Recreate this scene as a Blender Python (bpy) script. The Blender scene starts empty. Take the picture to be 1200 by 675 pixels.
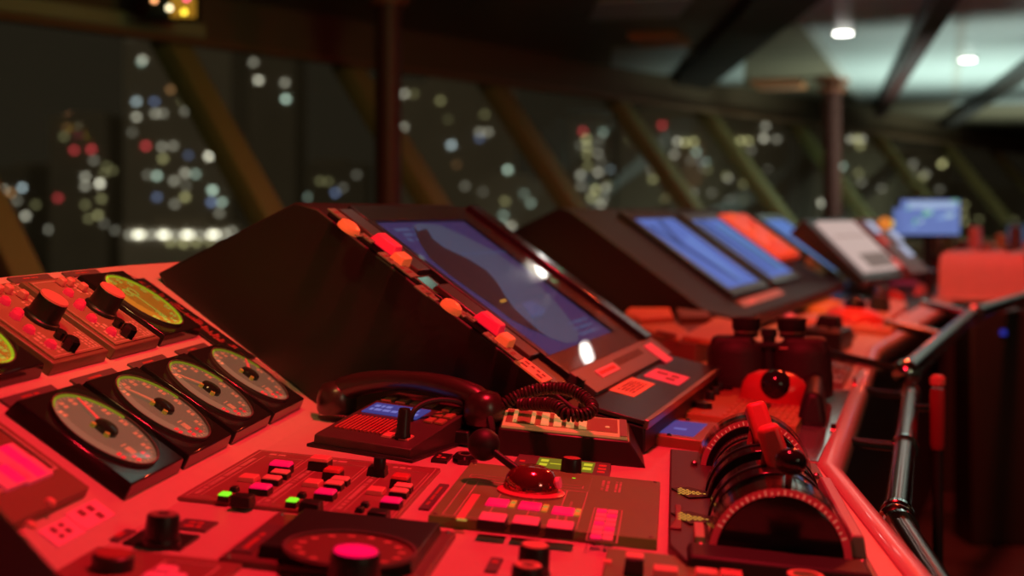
import bpy, bmesh, math, random
from mathutils import Vector, Matrix
random.seed(7)
SC = bpy.context.scene
COL = SC.collection
PI = math.pi
rad = math.radians
# ------------------------------------------------------------------ measuring
FP, EYE, HOR = 1600.0, 0.27, 250.0          # focal length in px of a 1200 px frame, eye above desk, horizon row
CAM = Vector((0, 0, EYE))
def ray(px, py): return Vector(((px-600)/FP, 1.0, -(py-HOR)/FP))
def on_z(px, py, z):
    r = ray(px, py); return CAM + r*((z-EYE)/r.z)
def at_depth(px, py, d): return CAM + ray(px, py)*d
class Fr:
    def __init__(s, o, x, y, z):
        s.M = Matrix(((x.x, y.x, z.x, o.x), (x.y, y.y, z.y, o.y), (x.z, y.z, z.z, o.z), (0, 0, 0, 1)))
        s.I = s.M.inverted()
    def at(s, px, py, w=0.0):
        c = s.I @ CAM; r = s.I.to_3x3() @ ray(px, py)
        p = c + r*((w-c.z)/r.z); return p.x, p.y
    def quad(s, pts, w=0.0):
        # four pixels: far left, far right, near right, near left -> x0, x1, y0, y1
        q = [s.at(a, b, w) for a, b in pts]
        X = sorted(v[0] for v in q); Y = sorted(v[1] for v in q)
        return (X[0]+X[1])/2, (X[2]+X[3])/2, (Y[0]+Y[1])/2, (Y[2]+Y[3])/2
    def w(s, x, y, z=0): return s.M @ Vector((x, y, z))
def hdir(deg): return Vector((math.sin(rad(deg)), math.cos(rad(deg)), 0))
def vdir(deg): return Vector((math.cos(rad(deg)), -math.sin(rad(deg)), 0))
UP = Vector((0, 0, 1))
TH1, TH2, TH3, TH4 = 6.8, 17.0, 20.8, 31.0
P0 = on_z(382, 483, 0)
TD = rad(4.6)
_g = vdir(10)*math.tan(TD)
DN = Vector((_g.x, _g.y, 1)).normalized()
def desk_frame(o, deg):
    y = hdir(deg); y = (y - DN*y.dot(DN)).normalized(); x = y.cross(DN)
    return Fr(o, x, y, DN)
D1 = desk_frame(P0, TH1); D2 = desk_frame(P0, TH2); D0 = desk_frame(P0, 0); D3 = desk_frame(P0, TH3)
def slope_frame(o, deg, tilt):
    y = hdir(deg); x = vdir(deg)*math.cos(tilt) - UP*math.sin(tilt)
    return Fr(o, x, y, x.cross(y))
SA = slope_frame(P0, TH1, rad(34))
SB = slope_frame(P0, TH2, rad(34))
M2 = Fr(P0, vdir(TH2), hdir(TH2), UP)
FT = rad(35.3); FV = .379
MF = slope_frame(P0 + vdir(TH2)*FV, TH2, FT)
ML = slope_frame(P0 + vdir(TH2)*.44 + UP*.001, TH2, math.atan2(.0225, .094))
O3 = on_z(868, 375, 0) - vdir(TH3)*.44
M3 = Fr(O3, vdir(TH3), hdir(TH3), UP)
MF3 = slope_frame(O3 + vdir(TH3)*FV, TH3, FT)

# ------------------------------------------------------------------ materials
MATS = {}
def mat(name, col, rough=.5, metal=0., em=None, es=1., spec=.5, noise=0., bump=0., scale=40., coat=0.):
    if name in MATS: return MATS[name]
    m = bpy.data.materials.new(name); m.use_nodes = True
    nt = m.node_tree; b = nt.nodes['Principled BSDF']
    b.inputs['Base Color'].default_value = (*col, 1)
    b.inputs['Roughness'].default_value = rough
    b.inputs['Metallic'].default_value = metal
    b.inputs['Specular IOR Level'].default_value = spec
    b.inputs['Coat Weight'].default_value = coat
    if em:
        b.inputs['Emission Color'].default_value = (*em, 1); b.inputs['Emission Strength'].default_value = es
    if noise or bump:
        tc = nt.nodes.new('ShaderNodeTexCoord'); n = nt.nodes.new('ShaderNodeTexNoise')
        n.inputs['Scale'].default_value = scale; n.inputs['Detail'].default_value = 5
        nt.links.new(tc.outputs['Object'], n.inputs['Vector'])
        if noise:
            r = nt.nodes.new('ShaderNodeMapRange')
            r.inputs['To Min'].default_value = 1-noise; r.inputs['To Max'].default_value = 1+noise
            nt.links.new(n.outputs['Fac'], r.inputs['Value'])
            mx = nt.nodes.new('ShaderNodeMix'); mx.data_type = 'RGBA'; mx.blend_type = 'MULTIPLY'
            mx.inputs['Factor'].default_value = 1
            mx.inputs['A'].default_value = (*col, 1)
            nt.links.new(r.outputs['Result'], mx.inputs['B'])
            nt.links.new(mx.outputs['Result'], b.inputs['Base Color'])
        if bump:
            bp = nt.nodes.new('ShaderNodeBump'); bp.inputs['Strength'].default_value = bump; bp.inputs['Distance'].default_value = .002
            nt.links.new(n.outputs['Fac'], bp.inputs['Height']); nt.links.new(bp.outputs['Normal'], b.inputs['Normal'])
    MATS[name] = m; return m
def glass(name, tint=(1, 1, 1), rough=.02, ior=1.5):
    if name in MATS: return MATS[name]
    m = bpy.data.materials.new(name); m.use_nodes = True
    nt = m.node_tree; nt.nodes.clear()
    o = nt.nodes.new('ShaderNodeOutputMaterial'); t = nt.nodes.new('ShaderNodeBsdfTransparent'); g = nt.nodes.new('ShaderNodeBsdfGlossy')
    t.inputs[0].default_value = (*tint, 1); g.inputs['Roughness'].default_value = rough
    f0 = nt.nodes.new('ShaderNodeLayerWeight'); f0.inputs[0].default_value = .5
    f1 = nt.nodes.new('ShaderNodeMath'); f1.operation = 'POWER'; f1.inputs[1].default_value = 5; nt.links.new(f0.outputs['Facing'], f1.inputs[0])
    f = nt.nodes.new('ShaderNodeMath'); f.operation = 'MULTIPLY_ADD'; nt.links.new(f1.outputs[0], f.inputs[0])
    f.inputs[1].default_value = .9; f.inputs[2].default_value = ((ior-1)/(ior+1))**2
    mx = nt.nodes.new('ShaderNodeMixShader')
    nt.links.new(f.outputs[0], mx.inputs[0]); nt.links.new(t.outputs[0], mx.inputs[1]); nt.links.new(g.outputs[0], mx.inputs[2])
    nt.links.new(mx.outputs[0], o.inputs[0]); MATS[name] = m; return m
def glow(name, col, s=1., nosample=True):
    m = mat(name, (.006, .006, .006), .6, em=col, es=s, spec=.2)
    if nosample: m.cycles.emission_sampling = 'NONE'
    return m
paint = mat('desk_paint', (.62, .56, .47), .42, noise=.05, scale=60, bump=.05)
lipm = mat('edge_timber', (.6, .5, .38), .35, noise=.1, scale=20, coat=.3)
blk = mat('black_plastic', (.014, .024, .019), .38, noise=.1, scale=90)
blkm = mat('black_matt_metal', (.013, .022, .017), .6, noise=.1, scale=50)
rub = mat('black_rubber', (.012, .018, .015), .55, noise=.1)
gloss = mat('black_gloss', (.018, .016, .016), .12, noise=.1)
dkred = mat('dark_panel', (.13, .11, .10), .4, noise=.08)
olive = mat('olive_panel', (.19, .48, .12), .38, noise=.06)
greym = mat('grey_bezel', (.075, .12, .09), .4, noise=.05)
greyl = mat('light_grey', (.45, .45, .42), .4, noise=.05)
beige = mat('beige_plastic_glow', (.6, .6, .36), .45, noise=.05, em=(.30, .12, .035), es=.6)  # amber glow put into the colour for warm light on the phone face
cream = mat('cream_key_glow', (.7, .72, .5), .4, em=(.6, .3, .09), es=.6)  # same painted amber glow, for the phone keys
engr = mat('engraved_line', (.62, .5, .42), .5)
redink = mat('red_ink', (.55, .12, .1), .5)
paper = mat('paper_label', (.8, .72, .66), .6, noise=.03)
pinkp = mat('pink_label', (.85, .45, .5), .55, em=(1, .02, .09), es=.18)  # faint glow brightens the pink; paper labels themselves give no light
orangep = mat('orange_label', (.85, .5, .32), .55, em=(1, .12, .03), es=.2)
inkd = mat('label_print', (.22, .08, .07), .6)
steel = mat('polished_steel', (.27, .14, .11), .18, metal=1., noise=.04)
chrome = mat('chrome', (.8, .78, .76), .08, metal=1.)
dsteel = mat('dull_steel', (.45, .4, .36), .35, metal=1.)
redknob = mat('red_plastic', (.62, .05, .05), .3)
redbtn = mat('red_button', (.7, .25, .2), .35, em=(1, .05, .04), es=.12)
magbtn = mat('magenta_lit_button', (.7, .1, .25), .35, em=(1, .0, .1), es=.55)
orgbtn = mat('orange_lit_button', (.75, .3, .12), .3, em=(1, .16, .04), es=.3)
crimbtn = mat('crimson_lit_button', (.6, .05, .08), .3, em=(.9, .01, .04), es=.4)
grnled = glow('green_led', (.25, .95, .02), 1.1)
yelled = glow('yellow_led', (.85, .5, .08), .5)
goldtx = glow('gold_lit_print', (.9, .42, .06), .8)
lcdblue = glow('blue_lcd', (.04, .045, .22), 1.0)
lcdyel = glow('yellow_green_lcd', (.16, .15, .01), 1.0)
lcdyel2 = glow('yellow_lcd_digits', (.5, .45, .02), 1.2)
gglass = glass('instrument_glass')
wglass = glass('window_glass', (.93, .95, .93), .03, 1.2)
acryl = glass('clear_acrylic', (.9, .85, .8), .08, 1.5)
DT = [blk, engr, redink]

# ------------------------------------------------------------------ mesh builder
class MB:
    def __init__(s): s.v = []; s.f = []; s.m = []
    def add(s, vs, fs, m=0):
        b = len(s.v); s.v += [tuple(v) for v in vs]; s.f += [tuple(i+b for i in f) for f in fs]; s.m += [m]*len(fs); return s
    def box(s, x0, x1, y0, y1, z0, z1, m=0, t=0., tx=None, ty=None):
        a = t if tx is None else tx; c = t if ty is None else ty
        vs = [(x0, y0, z0), (x1, y0, z0), (x1, y1, z0), (x0, y1, z0), (x0+a, y0+c, z1), (x1-a, y0+c, z1), (x1-a, y1-c, z1), (x0+a, y1-c, z1)]
        return s.add(vs, [(3, 2, 1, 0), (4, 5, 6, 7), (0, 1, 5, 4), (1, 2, 6, 5), (2, 3, 7, 6), (3, 0, 4, 7)], m)
    def cb(s, cx, cy, z0, sx, sy, h, m=0, t=0.): return s.box(cx-sx/2, cx+sx/2, cy-sy/2, cy+sy/2, z0, z0+h, m, t)
    def prism(s, poly, a, b, m=0, plane='xy'):
        n = len(poly)
        def V(p, k):
            return (p[0], p[1], k) if plane == 'xy' else ((p[0], k, p[1]) if plane == 'xz' else (k, p[0], p[1]))
        vs = [V(p, a) for p in poly] + [V(p, b) for p in poly]
        fs = [tuple(range(n))[::-1], tuple(range(n, 2*n))] + [(i, (i+1) % n, n+(i+1) % n, n+i) for i in range(n)]
        return s.add(vs, fs, m)
    def ring(s, cx, cy, z0, z1, r0, r1, seg=40, m=0, a0=0, a1=2*PI, sx=1., sy=1.):
        full = abs(a1-a0-2*PI) < 1e-6; n = seg if full else seg+1; vs = []
        for i in range(n):
            a = a0+(a1-a0)*i/seg; c, q = math.cos(a), math.sin(a)
            vs += [(cx+r0*c*sx, cy+r0*q*sy, z0), (cx+r1*c*sx, cy+r1*q*sy, z0), (cx+r1*c*sx, cy+r1*q*sy, z1), (cx+r0*c*sx, cy+r0*q*sy, z1)]
        fs = []
        for i in range(seg):
            j = (i+1) % n
            for k in range(4): fs.append((4*i+k, 4*j+k, 4*j+(k+1) % 4, 4*i+(k+1) % 4))
        if not full: fs += [(0, 1, 2, 3), tuple(4*(n-1)+k for k in (3, 2, 1, 0))]
        return s.add(vs, fs, m)
    def lathe(s, prof, c=(0, 0, 0), seg=32, m=0, sx=1., sy=1.):
        vs = []; n = len(prof)
        for i in range(seg):
            a = 2*PI*i/seg
            for r, z in prof: vs.append((c[0]+r*math.cos(a)*sx, c[1]+r*math.sin(a)*sy, c[2]+z))
        fs = []
        for i in range(seg):
            j = (i+1) % seg
            for k in range(n-1): fs.append((i*n+k, j*n+k, j*n+k+1, i*n+k+1))
        fs += [tuple(i*n for i in range(seg))[::-1], tuple(i*n+n-1 for i in range(seg))]
        return s.add(vs, fs, m)
    def cyl(s, c, r, h, seg=28, r2=None, m=0): return s.lathe([(r, 0), (r if r2 is None else r2, h)], c, seg, m)
    def ball(s, c, r, seg=24, m=0, sx=1., sy=1., sz=1.):
        k = 12; return s.lathe([(r*math.sin(PI*i/k)+1e-5, -r*sz*math.cos(PI*i/k)) for i in range(k+1)], c, seg, m, sx, sy)
    def tube(s, pts, r, seg=10, m=0, caps=True):
        pts = [Vector(p) for p in pts]; n = len(pts); rs = r if isinstance(r, (list, tuple)) else [r]*n
        t0 = (pts[1]-pts[0]).normalized(); nrm = t0.orthogonal().normalized(); vs = []
        for i in range(n):
            t = (pts[min(i+1, n-1)]-pts[max(i-1, 0)]).normalized()
            nrm = (nrm - t*nrm.dot(t)).normalized(); bn = t.cross(nrm)
            for k in range(seg):
                a = 2*PI*k/seg; vs.append(pts[i]+(nrm*math.cos(a)+bn*math.sin(a))*rs[i])
        fs = [(i*seg+k, i*seg+(k+1) % seg, (i+1)*seg+(k+1) % seg, (i+1)*seg+k) for i in range(n-1) for k in range(seg)]
        if caps: fs += [tuple(range(seg))[::-1], tuple((n-1)*seg+k for k in range(seg))]
        return s.add(vs, fs, m)
    def text(s, x0, x1, y0, y1, z, rows=2, along='x', m=0, h=.0003, dens=.7, rng=random):
        # rows of small unreadable print
        x0, x1 = min(x0, x1), max(x0, x1); y0, y1 = min(y0, y1), max(y0, y1)
        for r in range(rows):
            if along == 'x':
                ya = y0+(y1-y0)*(r+.2)/rows; yb = y0+(y1-y0)*(r+.75)/rows; x = x0; st = max((yb-ya)*.9, (x1-x0)/50, 1e-4)
                while x < x1-st*.5:
                    L = st*rng.uniform(.5, 1.4)
                    if rng.random() < dens+.15: s.box(x, min(x+L, x1), ya, yb, z, z+h, m)
                    x += L+st*.35
            else:
                xa = x0+(x1-x0)*(r+.2)/rows; xb = x0+(x1-x0)*(r+.75)/rows; y = y0; st = max((xb-xa)*.9, (y1-y0)/50, 1e-4)
                while y < y1-st*.5:
                    L = st*rng.uniform(.5, 1.4)
                    if rng.random() < dens+.15: s.box(xa, xb, y, min(y+L, y1), z, z+h, m)
                    y += L+st*.35
        return s
    def outline(s, x0, x1, y0, y1, z, w=.0012, h=.0004, m=0):
        s.box(x0, x1, y0, y0+w, z, z+h, m); s.box(x0, x1, y1-w, y1, z, z+h, m)
        s.box(x0, x0+w, y0+w, y1-w, z, z+h, m); s.box(x1-w, x1, y0+w, y1-w, z, z+h, m); return s
    def build(s, name, mats, parent=None, bevel=0., seg=2, fr=None, xf=None, sharp=35):
        me = bpy.data.meshes.new(name); me.from_pydata(s.v, [], s.f)
        for m in (mats if isinstance(mats, (list, tuple)) else [mats]): me.materials.append(m)
        me.polygons.foreach_set('material_index', s.m); me.polygons.foreach_set('use_smooth', [True]*len(s.f))
        bm = bmesh.new(); bm.from_mesh(me); bmesh.ops.recalc_face_normals(bm, faces=bm.faces); bm.to_mesh(me); bm.free()
        me.set_sharp_from_angle(angle=rad(sharp)); me.update()
        o = bpy.data.objects.new(name, me); COL.objects.link(o)
        if bevel:
            b = o.modifiers.new('bevel', 'BEVEL'); b.width = bevel; b.segments = seg; b.limit_method = 'ANGLE'; b.angle_limit = rad(40)
        if parent: o.parent = parent
        if fr is not None: o.matrix_world = (fr.M if isinstance(fr, Fr) else fr) @ (xf or Matrix())
        return o
def tag(o, label, cat, group=None, kind=None):
    o['label'] = label; o['category'] = cat
    if group: o['group'] = group
    if kind: o['kind'] = kind
    return o
def struct(o, label, cat): return tag(o, label, cat, kind='structure')
def thing(name, label, cat, fr, x=0, y=0, z=0, rot=0, group=None):
    o = bpy.data.objects.new(name, None); o.empty_display_size = .02; COL.objects.link(o)
    o.matrix_world = (fr.M if isinstance(fr, Fr) else fr) @ Matrix.Translation((x, y, z)) @ Matrix.Rotation(rot, 4, 'Z')
    return tag(o, label, cat, group)
def loc(fr, px, py, cx, cy, w=0):
    x, y = fr.at(px, py, w); return x-cx, y-cy
# ------------------------------------------------------------------ world, camera
w = bpy.data.worlds.new('night'); SC.world = w; w.use_nodes = True
w.node_tree.nodes['Background'].inputs[0].default_value = (.016, .0125, .0075, 1)
w.node_tree.nodes['Background'].inputs[1].default_value = 1.0
cam = bpy.data.cameras.new('camera'); co = bpy.data.objects.new('camera', cam); COL.objects.link(co)
co.location = CAM; co.rotation_euler = (PI/2, 0, 0)
cam.sensor_width = 36; cam.lens = 48; cam.shift_y = -(337.5-HOR)/1200
cam.clip_start = .05; cam.clip_end = 3000
cam.dof.use_dof = True; cam.dof.focus_distance = 1.55; cam.dof.aperture_fstop = 3.4; cam.dof.aperture_ratio = 1.0
SC.camera = co
vs = SC.view_settings; vs.view_transform = 'Standard'; vs.look = 'None'; vs.exposure = 0; vs.gamma = 1; vs.use_curve_mapping = False

# ------------------------------------------------------------------ room shell
FLOOR, CEIL, HEAD, SILL = -.95, 1.35, 1.12, -.06
floorm = mat('dark_floor', (.07, .06, .055), .35, noise=.15, scale=3)
ceild = mat('ceiling_dark', (.17, .14, .09), .4, noise=.1, scale=2)
ceill = mat('ceiling_light_panel', (.6, .65, .62), .3, noise=.08, scale=1.5)
beamm = mat('dark_beam', (.025, .02, .016), .5, noise=.1)
olivep = mat('olive_frame_paint', (.42, .40, .16), .5, noise=.08, scale=8)
brownp = mat('brown_frame_paint', (.3, .17, .09), .5, noise=.08, scale=8)
colm = mat('dark_red_column_paint', (.09, .028, .02), .5, noise=.08, scale=8)
DW = hdir(35.2); OUT = Vector((-math.cos(rad(35.2)), math.sin(rad(35.2)), 0))
WL = Vector((-2.22, 5.91, HEAD))
def wline(t, z=HEAD, inw=0.): p = WL + DW*t - OUT*inw; return Vector((p.x, p.y, z))
def wt(y): return (y-5.91)/DW.y
INW = .93; dnv = (-OUT*INW - UP*(HEAD-SILL)); WLEN = dnv.length; dnv.normalize()
FW = Fr(WL, DW, dnv, DW.cross(dnv))
T0, T1 = -9.0, 26.0
def wallprism(name, label, cat, pts_in, z0, z1, m):
    o = MB().prism(pts_in, z0, z1).build(name, m); return struct(o, label, cat)
a, b = wline(T0, 0, -3), wline(T1, 0, -3); c, d = wline(T1, 0, 15), wline(T0, 0, 15)
wallprism('floor', 'dark wheelhouse floor beside and beyond the console', 'floor', [p.xy for p in (a, b, c, d)], FLOOR-.05, FLOOR, floorm)
a, b = wline(T0, 0, -.25), wline(T1, 0, -.25); c, d = wline(T1, 0, 9), wline(T0, 0, 9)
wallprism('ceiling', 'dark brown wheelhouse ceiling', 'ceiling', [p.xy for p in (a, b, c, d)], CEIL, CEIL+.05, ceild)
a, b = wline(T0, 0, INW-.06), wline(T1, 0, INW-.06); c, d = wline(T1, 0, INW+.1), wline(T0, 0, INW+.1)
wallprism('wall_front', 'low dark wall under the sloping bridge windows', 'wall', [p.xy for p in (a, b, c, d)], FLOOR, SILL, brownp)
a, b = wline(T0, 0, -.12), wline(T1, 0, -.12); c, d = wline(T1, 0, .1), wline(T0, 0, .1)
wallprism('wall_header', 'dark brown header band above the bridge windows', 'wall', [p.xy for p in (a, b, c, d)], HEAD, CEIL, mat('header_paint', (.2, .14, .08), .5, noise=.1, scale=6))
a, b = wline(T1, 0, -.2), wline(T1+.1, 0, -.2); c, d = wline(T1+.1, 0, 9), wline(T1, 0, 9)
wallprism('wall_end', 'dark wall at the far wing of the bridge', 'wall', [p.xy for p in (a, b, c, d)], FLOOR, CEIL, beamm)
# trim rails along the header
mb = MB(); mb.tube([wline(T0, HEAD-.02, .16), wline(T1, HEAD-.02, .16)], .018, 8)
struct(mb.build('trim_1', brownp), 'slim brown curtain rail under the window header', 'trim')
mb = MB(); q0, q1 = wline(T0), wline(wt(6.75))
mb.prism([(q0-OUT*.10).xy, (q1-OUT*.10).xy, (q1-OUT*.17).xy, (q0-OUT*.17).xy], HEAD+.0, HEAD+.075)
struct(mb.build('trim_2', mat('pale_green_trim', (.42, .46, .26), .4), bevel=.01), 'pale green pelmet trim above the left window', 'trim')
MY = [4.3, 5.5, 6.67, 7.72, 8.85, 10.13, 11.3, 12.8, 14.5, 16.4, 18.1, 20.0, 22.0]
for i, y in enumerate(MY):
    t = wt(y); t2 = wt(MY[i+1]) if i+1 < len(MY) else t+2
    g = MB().box(t+.07, t2-.07, 0, WLEN, -.004, .004).build('window_%d' % (i+1), wglass, fr=FW)
    struct(g, 'night window pane leaning outwards over the harbour', 'window')
    m = MB().box(t-.07, t+.07, -.02, WLEN+.02, -.06, .06).build('mullion', olivep, g, bevel=.012)
    MB().box(t+.07, t2-.07, WLEN-.06, WLEN, -.03, .05).build('sill_bar', brownp, g, bevel=.008)
# columns
for px, D, r, lab in ((455, 6.35, .062, 'thick dark red column nearer the black monitor housing'), (975, 10.8, .07, 'slim dark red column far down the bridge')):
    p = at_depth(px, HOR, D); t = thing('column', lab, 'column', Fr(Vector((p.x, p.y, FLOOR)), Vector((1, 0, 0)), Vector((0, 1, 0)), UP)); t['kind'] = 'structure'
    MB().cyl((0, 0, 0), r, CEIL-FLOOR-.04, 32).build('shaft', colm, t)
    MB().cyl((0, 0, CEIL-FLOOR-.045), r*1.9, .045, 32).build('collar', mat('rust_collar', (.3, .1, .05), .5), t)
    MB().cyl((0, 0, 1.235-FLOOR), r*1.55, .03, 32).build('collar', MATS['rust_collar'], t)
    MB().cyl((0, 0, 0), r*1.9, .03, 32).build('base_plate', colm, t)
# ceiling panels, seams and beams (measured on the ceiling plane)
def cp(px, py, z=CEIL): return on_z(px, py, z)
SEAM = hdir(17.5)
def cpanel(i, p0, p1, width, label):
    z = CEIL-.012
    a, b = cp(*p0), cp(*p1); n = Vector((SEAM.y, -SEAM.x, 0))*width
    mb = MB().prism([a.xy, b.xy, (b+n).xy, (a+n).xy], z, CEIL-.001)
    struct(mb.build('trim_%d' % i, ceill), label, 'ceiling panel')
pa = cp(926, 0); n_ = Vector((SEAM.y, -SEAM.x, 0))
def seam_pt(base, L): return base + SEAM*L
k = 3
WID = .84
for j in range(5):
    A = pa + n_*(WID*j) - SEAM*3; L = 3 + (6.4 + .75*j)
    B = A + SEAM*L
    g = .03
    pts = [(A+n_*g), (B+n_*g), (B+n_*(WID-g)), (A+n_*(WID-g))]
    o = MB().prism([p.xy for p in pts], CEIL-.014, CEIL-.001).build('trim_%d' % k, ceill, bevel=.004); k += 1
    struct(o, 'pale lit ceiling panel over the far right of the bridge', 'ceiling panel')
    o = MB().prism([(A-n_*g).xy, (B-n_*g).xy, (B+n_*g).xy, (A+n_*g).xy], CEIL-.02, CEIL-.001).build('trim_%d' % k, mat('ceiling_seam', (.55, .55, .5), .3)); k += 1
    struct(o, 'pale strip between lit ceiling panels', 'ceiling seam')
for (p0, p1, wd) in (((800, 60), (812, 100), .42), ((718, 55), (715, 88), .5), ((700, 0), (690, 22), .5)):
    a, b = cp(*p0), cp(*p1); n = n_*wd
    o = MB().prism([a.xy, b.xy, (b+n).xy, (a+n).xy], CEIL-.012, CEIL-.001).build('trim_%d' % k, ceill); k += 1
    struct(o, 'small bluish ceiling panel between the dark beams', 'ceiling panel')
def beam(p0, p1, z, r, m):
    global k
    a, b = on_z(*p0, z), on_z(*p1, z); dd = (b-a); a = a - dd*.6
    n = Vector((dd.y, -dd.x, 0)).normalized()*r
    o = MB().prism([(a-n).xy, (b-n).xy, (b+n).xy, (a+n).xy], z, CEIL).build('trim_%d' % k, m, bevel=.01); k += 1
    struct(o, 'dark beam running along the ceiling', 'beam')
beam((1112, 0), (1030, 138), 1.25, .055, mat('dark_red_beam', (.05, .016, .014), .45))
beam((1205, 85), (1110, 150), 1.27, .08, beamm)
beam((880, 40), (800, 112), 1.28, .16, beamm)

# ------------------------------------------------------------------ lights
def area(name, loc, tgt, size, power, col, spread=180, sx=None):
    l = bpy.data.lights.new(name, 'AREA'); l.energy = power; l.color = col; l.size = size; l.spread = rad(spread)
    if sx: l.shape = 'RECTANGLE'; l.size_y = sx
    o = bpy.data.objects.new(name, l); COL.objects.link(o); o.location = loc
    o.rotation_euler = (Vector(tgt)-Vector(loc)).to_track_quat('-Z', 'Y').to_euler(); return o
def spot(name, loc, tgt, power, col, ang=60, blend=.6, r=.05):
    l = bpy.data.lights.new(name, 'SPOT'); l.energy = power; l.color = col; l.spot_size = rad(ang); l.spot_blend = blend; l.shadow_soft_size = r
    o = bpy.data.objects.new(name, l); COL.objects.link(o); o.location = loc
    o.rotation_euler = (Vector(tgt)-Vector(loc)).to_track_quat('-Z', 'Y').to_euler(); return o
RED = (1, .015, .034)
area('red_night_lamp', (.2, 1.48, 1.3), (.1, 1.3, 0), .12, 29, RED)
area('red_night_lamp_far', (1.2, 3.75, 1.3), (.9, 3.6, 0), .12, 22, (1, .08, .025))
area('red_night_lamp_wing', (1.7, 4.6, 1.25), (2.2, 5.8, 0), .12, 23, (1, .045, .04))
spot('amber_lamp_left', (-.25, .9, 1.3), (-.56, 1.78, .2), 24, (1, .55, .17), 44, 1, .08)
area('dim_white_fill', (2.2, -1.0, 1.3), (0, 1.8, 0), .4, 6, (.8, .9, .55))  # added fill behind the camera, lifts the ambient level; no fitting there
spot('ceiling_wash', (3.5, 10.2, -.75), (3.45, 10.2, CEIL), 430, (.72, .95, .86), 110, 1, .3)  # this and the next two: added unseen uplights brightening the ceiling panels
spot('ceiling_wash_far', (5.6, 14.2, -.75), (5.6, 14.2, CEIL), 300, (.75, .95, .84), 110, 1, .3)
spot('ceiling_wash_near', (2.9, 7.7, -.75), (2.9, 7.7, CEIL), 190, (.75, .93, .86), 100, 1, .3)
spot('building_fill', (0, 60, 30), (0, 300, 0), 40000, (1, .82, .55), 120, .5, 2)  # added unseen spot lifting the building fronts towards the sky tone
area('window_olive_lamp', (.5, 3.6, 1.2), (-1.5, 6.5, .2), .3, 5, (.85, .8, .3))
# ------------------------------------------------------------------ ceiling things
def downlight(p, lab, s=14, col=(1, .97, .88), r=.05):
    t = thing('downlight', lab, 'light', Fr(Vector((p.x, p.y, CEIL-.014)), Vector((1, 0, 0)), Vector((0, 1, 0)), UP), group='ceiling downlights')
    MB().ring(0, 0, -.014, 0, r, r*1.3, 28).build('trim_ring', greyl, t)
    MB().cyl((0, 0, -.022), r*.98, .02, 28).build('lamp_glass', glow('downlight_%d' % s, col, s, False), t)
downlight(cp(988, 33), 'bright ceiling downlight left of the dark red beam', 14)
downlight(cp(1134, 65), 'dimmer ceiling downlight right of the dark red beam', 9)
downlight(cp(1190, 80), 'ceiling downlight nearest the right picture edge', 9)
downlight(Vector((1.02, 6.28, 0)), 'ceiling downlight above the second window, mirrored in the near screen', 14)
downlight(Vector((1.55, 6.42, 0)), 'ceiling downlight farther right, mirrored low in the near screen', 14)
for X_, Y_, R_, S_, lab in ((.17, 4.02, .14, .8, 'square ceiling light mirrored in the nearest dial gauge'), (.54, 4.78, .07, 1.3, 'square ceiling light mirrored in the steel strip by the switches'), (1.19, 6.50, .055, 3.0, 'small greenish ceiling light mirrored in the grey bar')):
    t = thing('ceiling_light', lab, 'light', Fr(Vector((X_, Y_, CEIL)), vdir(12), hdir(12), UP), group='square ceiling lights')
    MB().box(-R_-.03, R_+.03, -R_-.03, R_+.03, -.02, 0).build('frame', greyl, t, bevel=.004)
    MB().box(-R_, R_, -R_, R_, -.026, -.012).build('diffuser', glow('diffuser_%d' % (S_*10), (.62, 1, .82) if S_ < 2.9 else (.35, 1, .45), S_, False), t)
def xframe(p, deg=17.5): return Fr(Vector(p), vdir(deg), hdir(deg), UP)
t = thing('ceiling_alarm_box', 'flat orange box under the ceiling above the middle of the windows', 'alarm box', xframe(cp(773, 41)))
MB().box(-.15, .15, -.22, .22, -.05, 0).build('casing', mat('orange_box', (.6, .24, .1), .5), t, bevel=.008)
MB().cb(.02, -.08, -.058, .05, .05, .008).build('lamp_lens', mat('dull_lens', (.6, .3, .2), .3), t, bevel=.003)
t = thing('ceiling_alarm_box', 'long orange box under the ceiling left of the far column', 'alarm box', xframe(cp(913, 96)))
MB().box(-.2, .2, -.3, .3, -.04, 0).build('casing', MATS['orange_box'], t, bevel=.008)
MB().box(-.16, .16, -.26, .26, -.046, -.04).build('face', mat('orange_face', (.5, .22, .12), .4), t)
p = at_depth(208, -2, 6.1)
t = thing('overhead_panel', 'amber lit instrument panel hung from the ceiling at top left', 'panel', Fr(p, vdir(-8), hdir(-8), UP))
MB().box(-.13, .09, .0, .12, -.09, .14).build('casing', blk, t, bevel=.006)
MB().box(-.03, .08, -.006, 0, -.085, .13).build('lit_face', glow('amber_face', (.55, .26, .02), .6), t)
for x, z, c in ((.04, .0, 'pink'), (.03, -.062, 'yellow'), (-.035, -.045, 'white'), (.005, .05, 'yellow'), (-.1, -.01, 'orange'), (.06, .06, 'pink')):
    MB().ball((x, -.008, z), .012, 12).build('indicator_lamp', glow('lamp_'+c, {'pink': (1, .05, .2), 'yellow': (1, .7, .05), 'white': (1, .85, .5), 'orange': (1, .4, .15)}[c], 3.5), t)

# ------------------------------------------------------------------ console body
def onD(px, py): return Vector(D0.at(px, py))
def toD(p): q = D0.I @ Vector(p); return Vector((q.x, q.y))
pa_ = toD(P0 - hdir(TH1)*1.15)
EDGE = [onD(1125, 760), onD(958, 545), onD(1017, 408), onD(1112, 351)]
LEFT = [pa_, toD(P0), toD(O3), toD(O3+hdir(TH3)*2.5)]
con = thing('bridge_console', 'long red-lit bridge console desk bending away past the black monitor housings', 'console', D0)
poly = [tuple(p) for p in LEFT] + [tuple(EDGE[3] + (EDGE[3]-EDGE[2])*.0)] + [tuple(p) for p in (EDGE[2], EDGE[1], EDGE[0])]
MB().prism(poly, -.04, 0).build('desk_top', paint, con, bevel=.001, seg=1)
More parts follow.
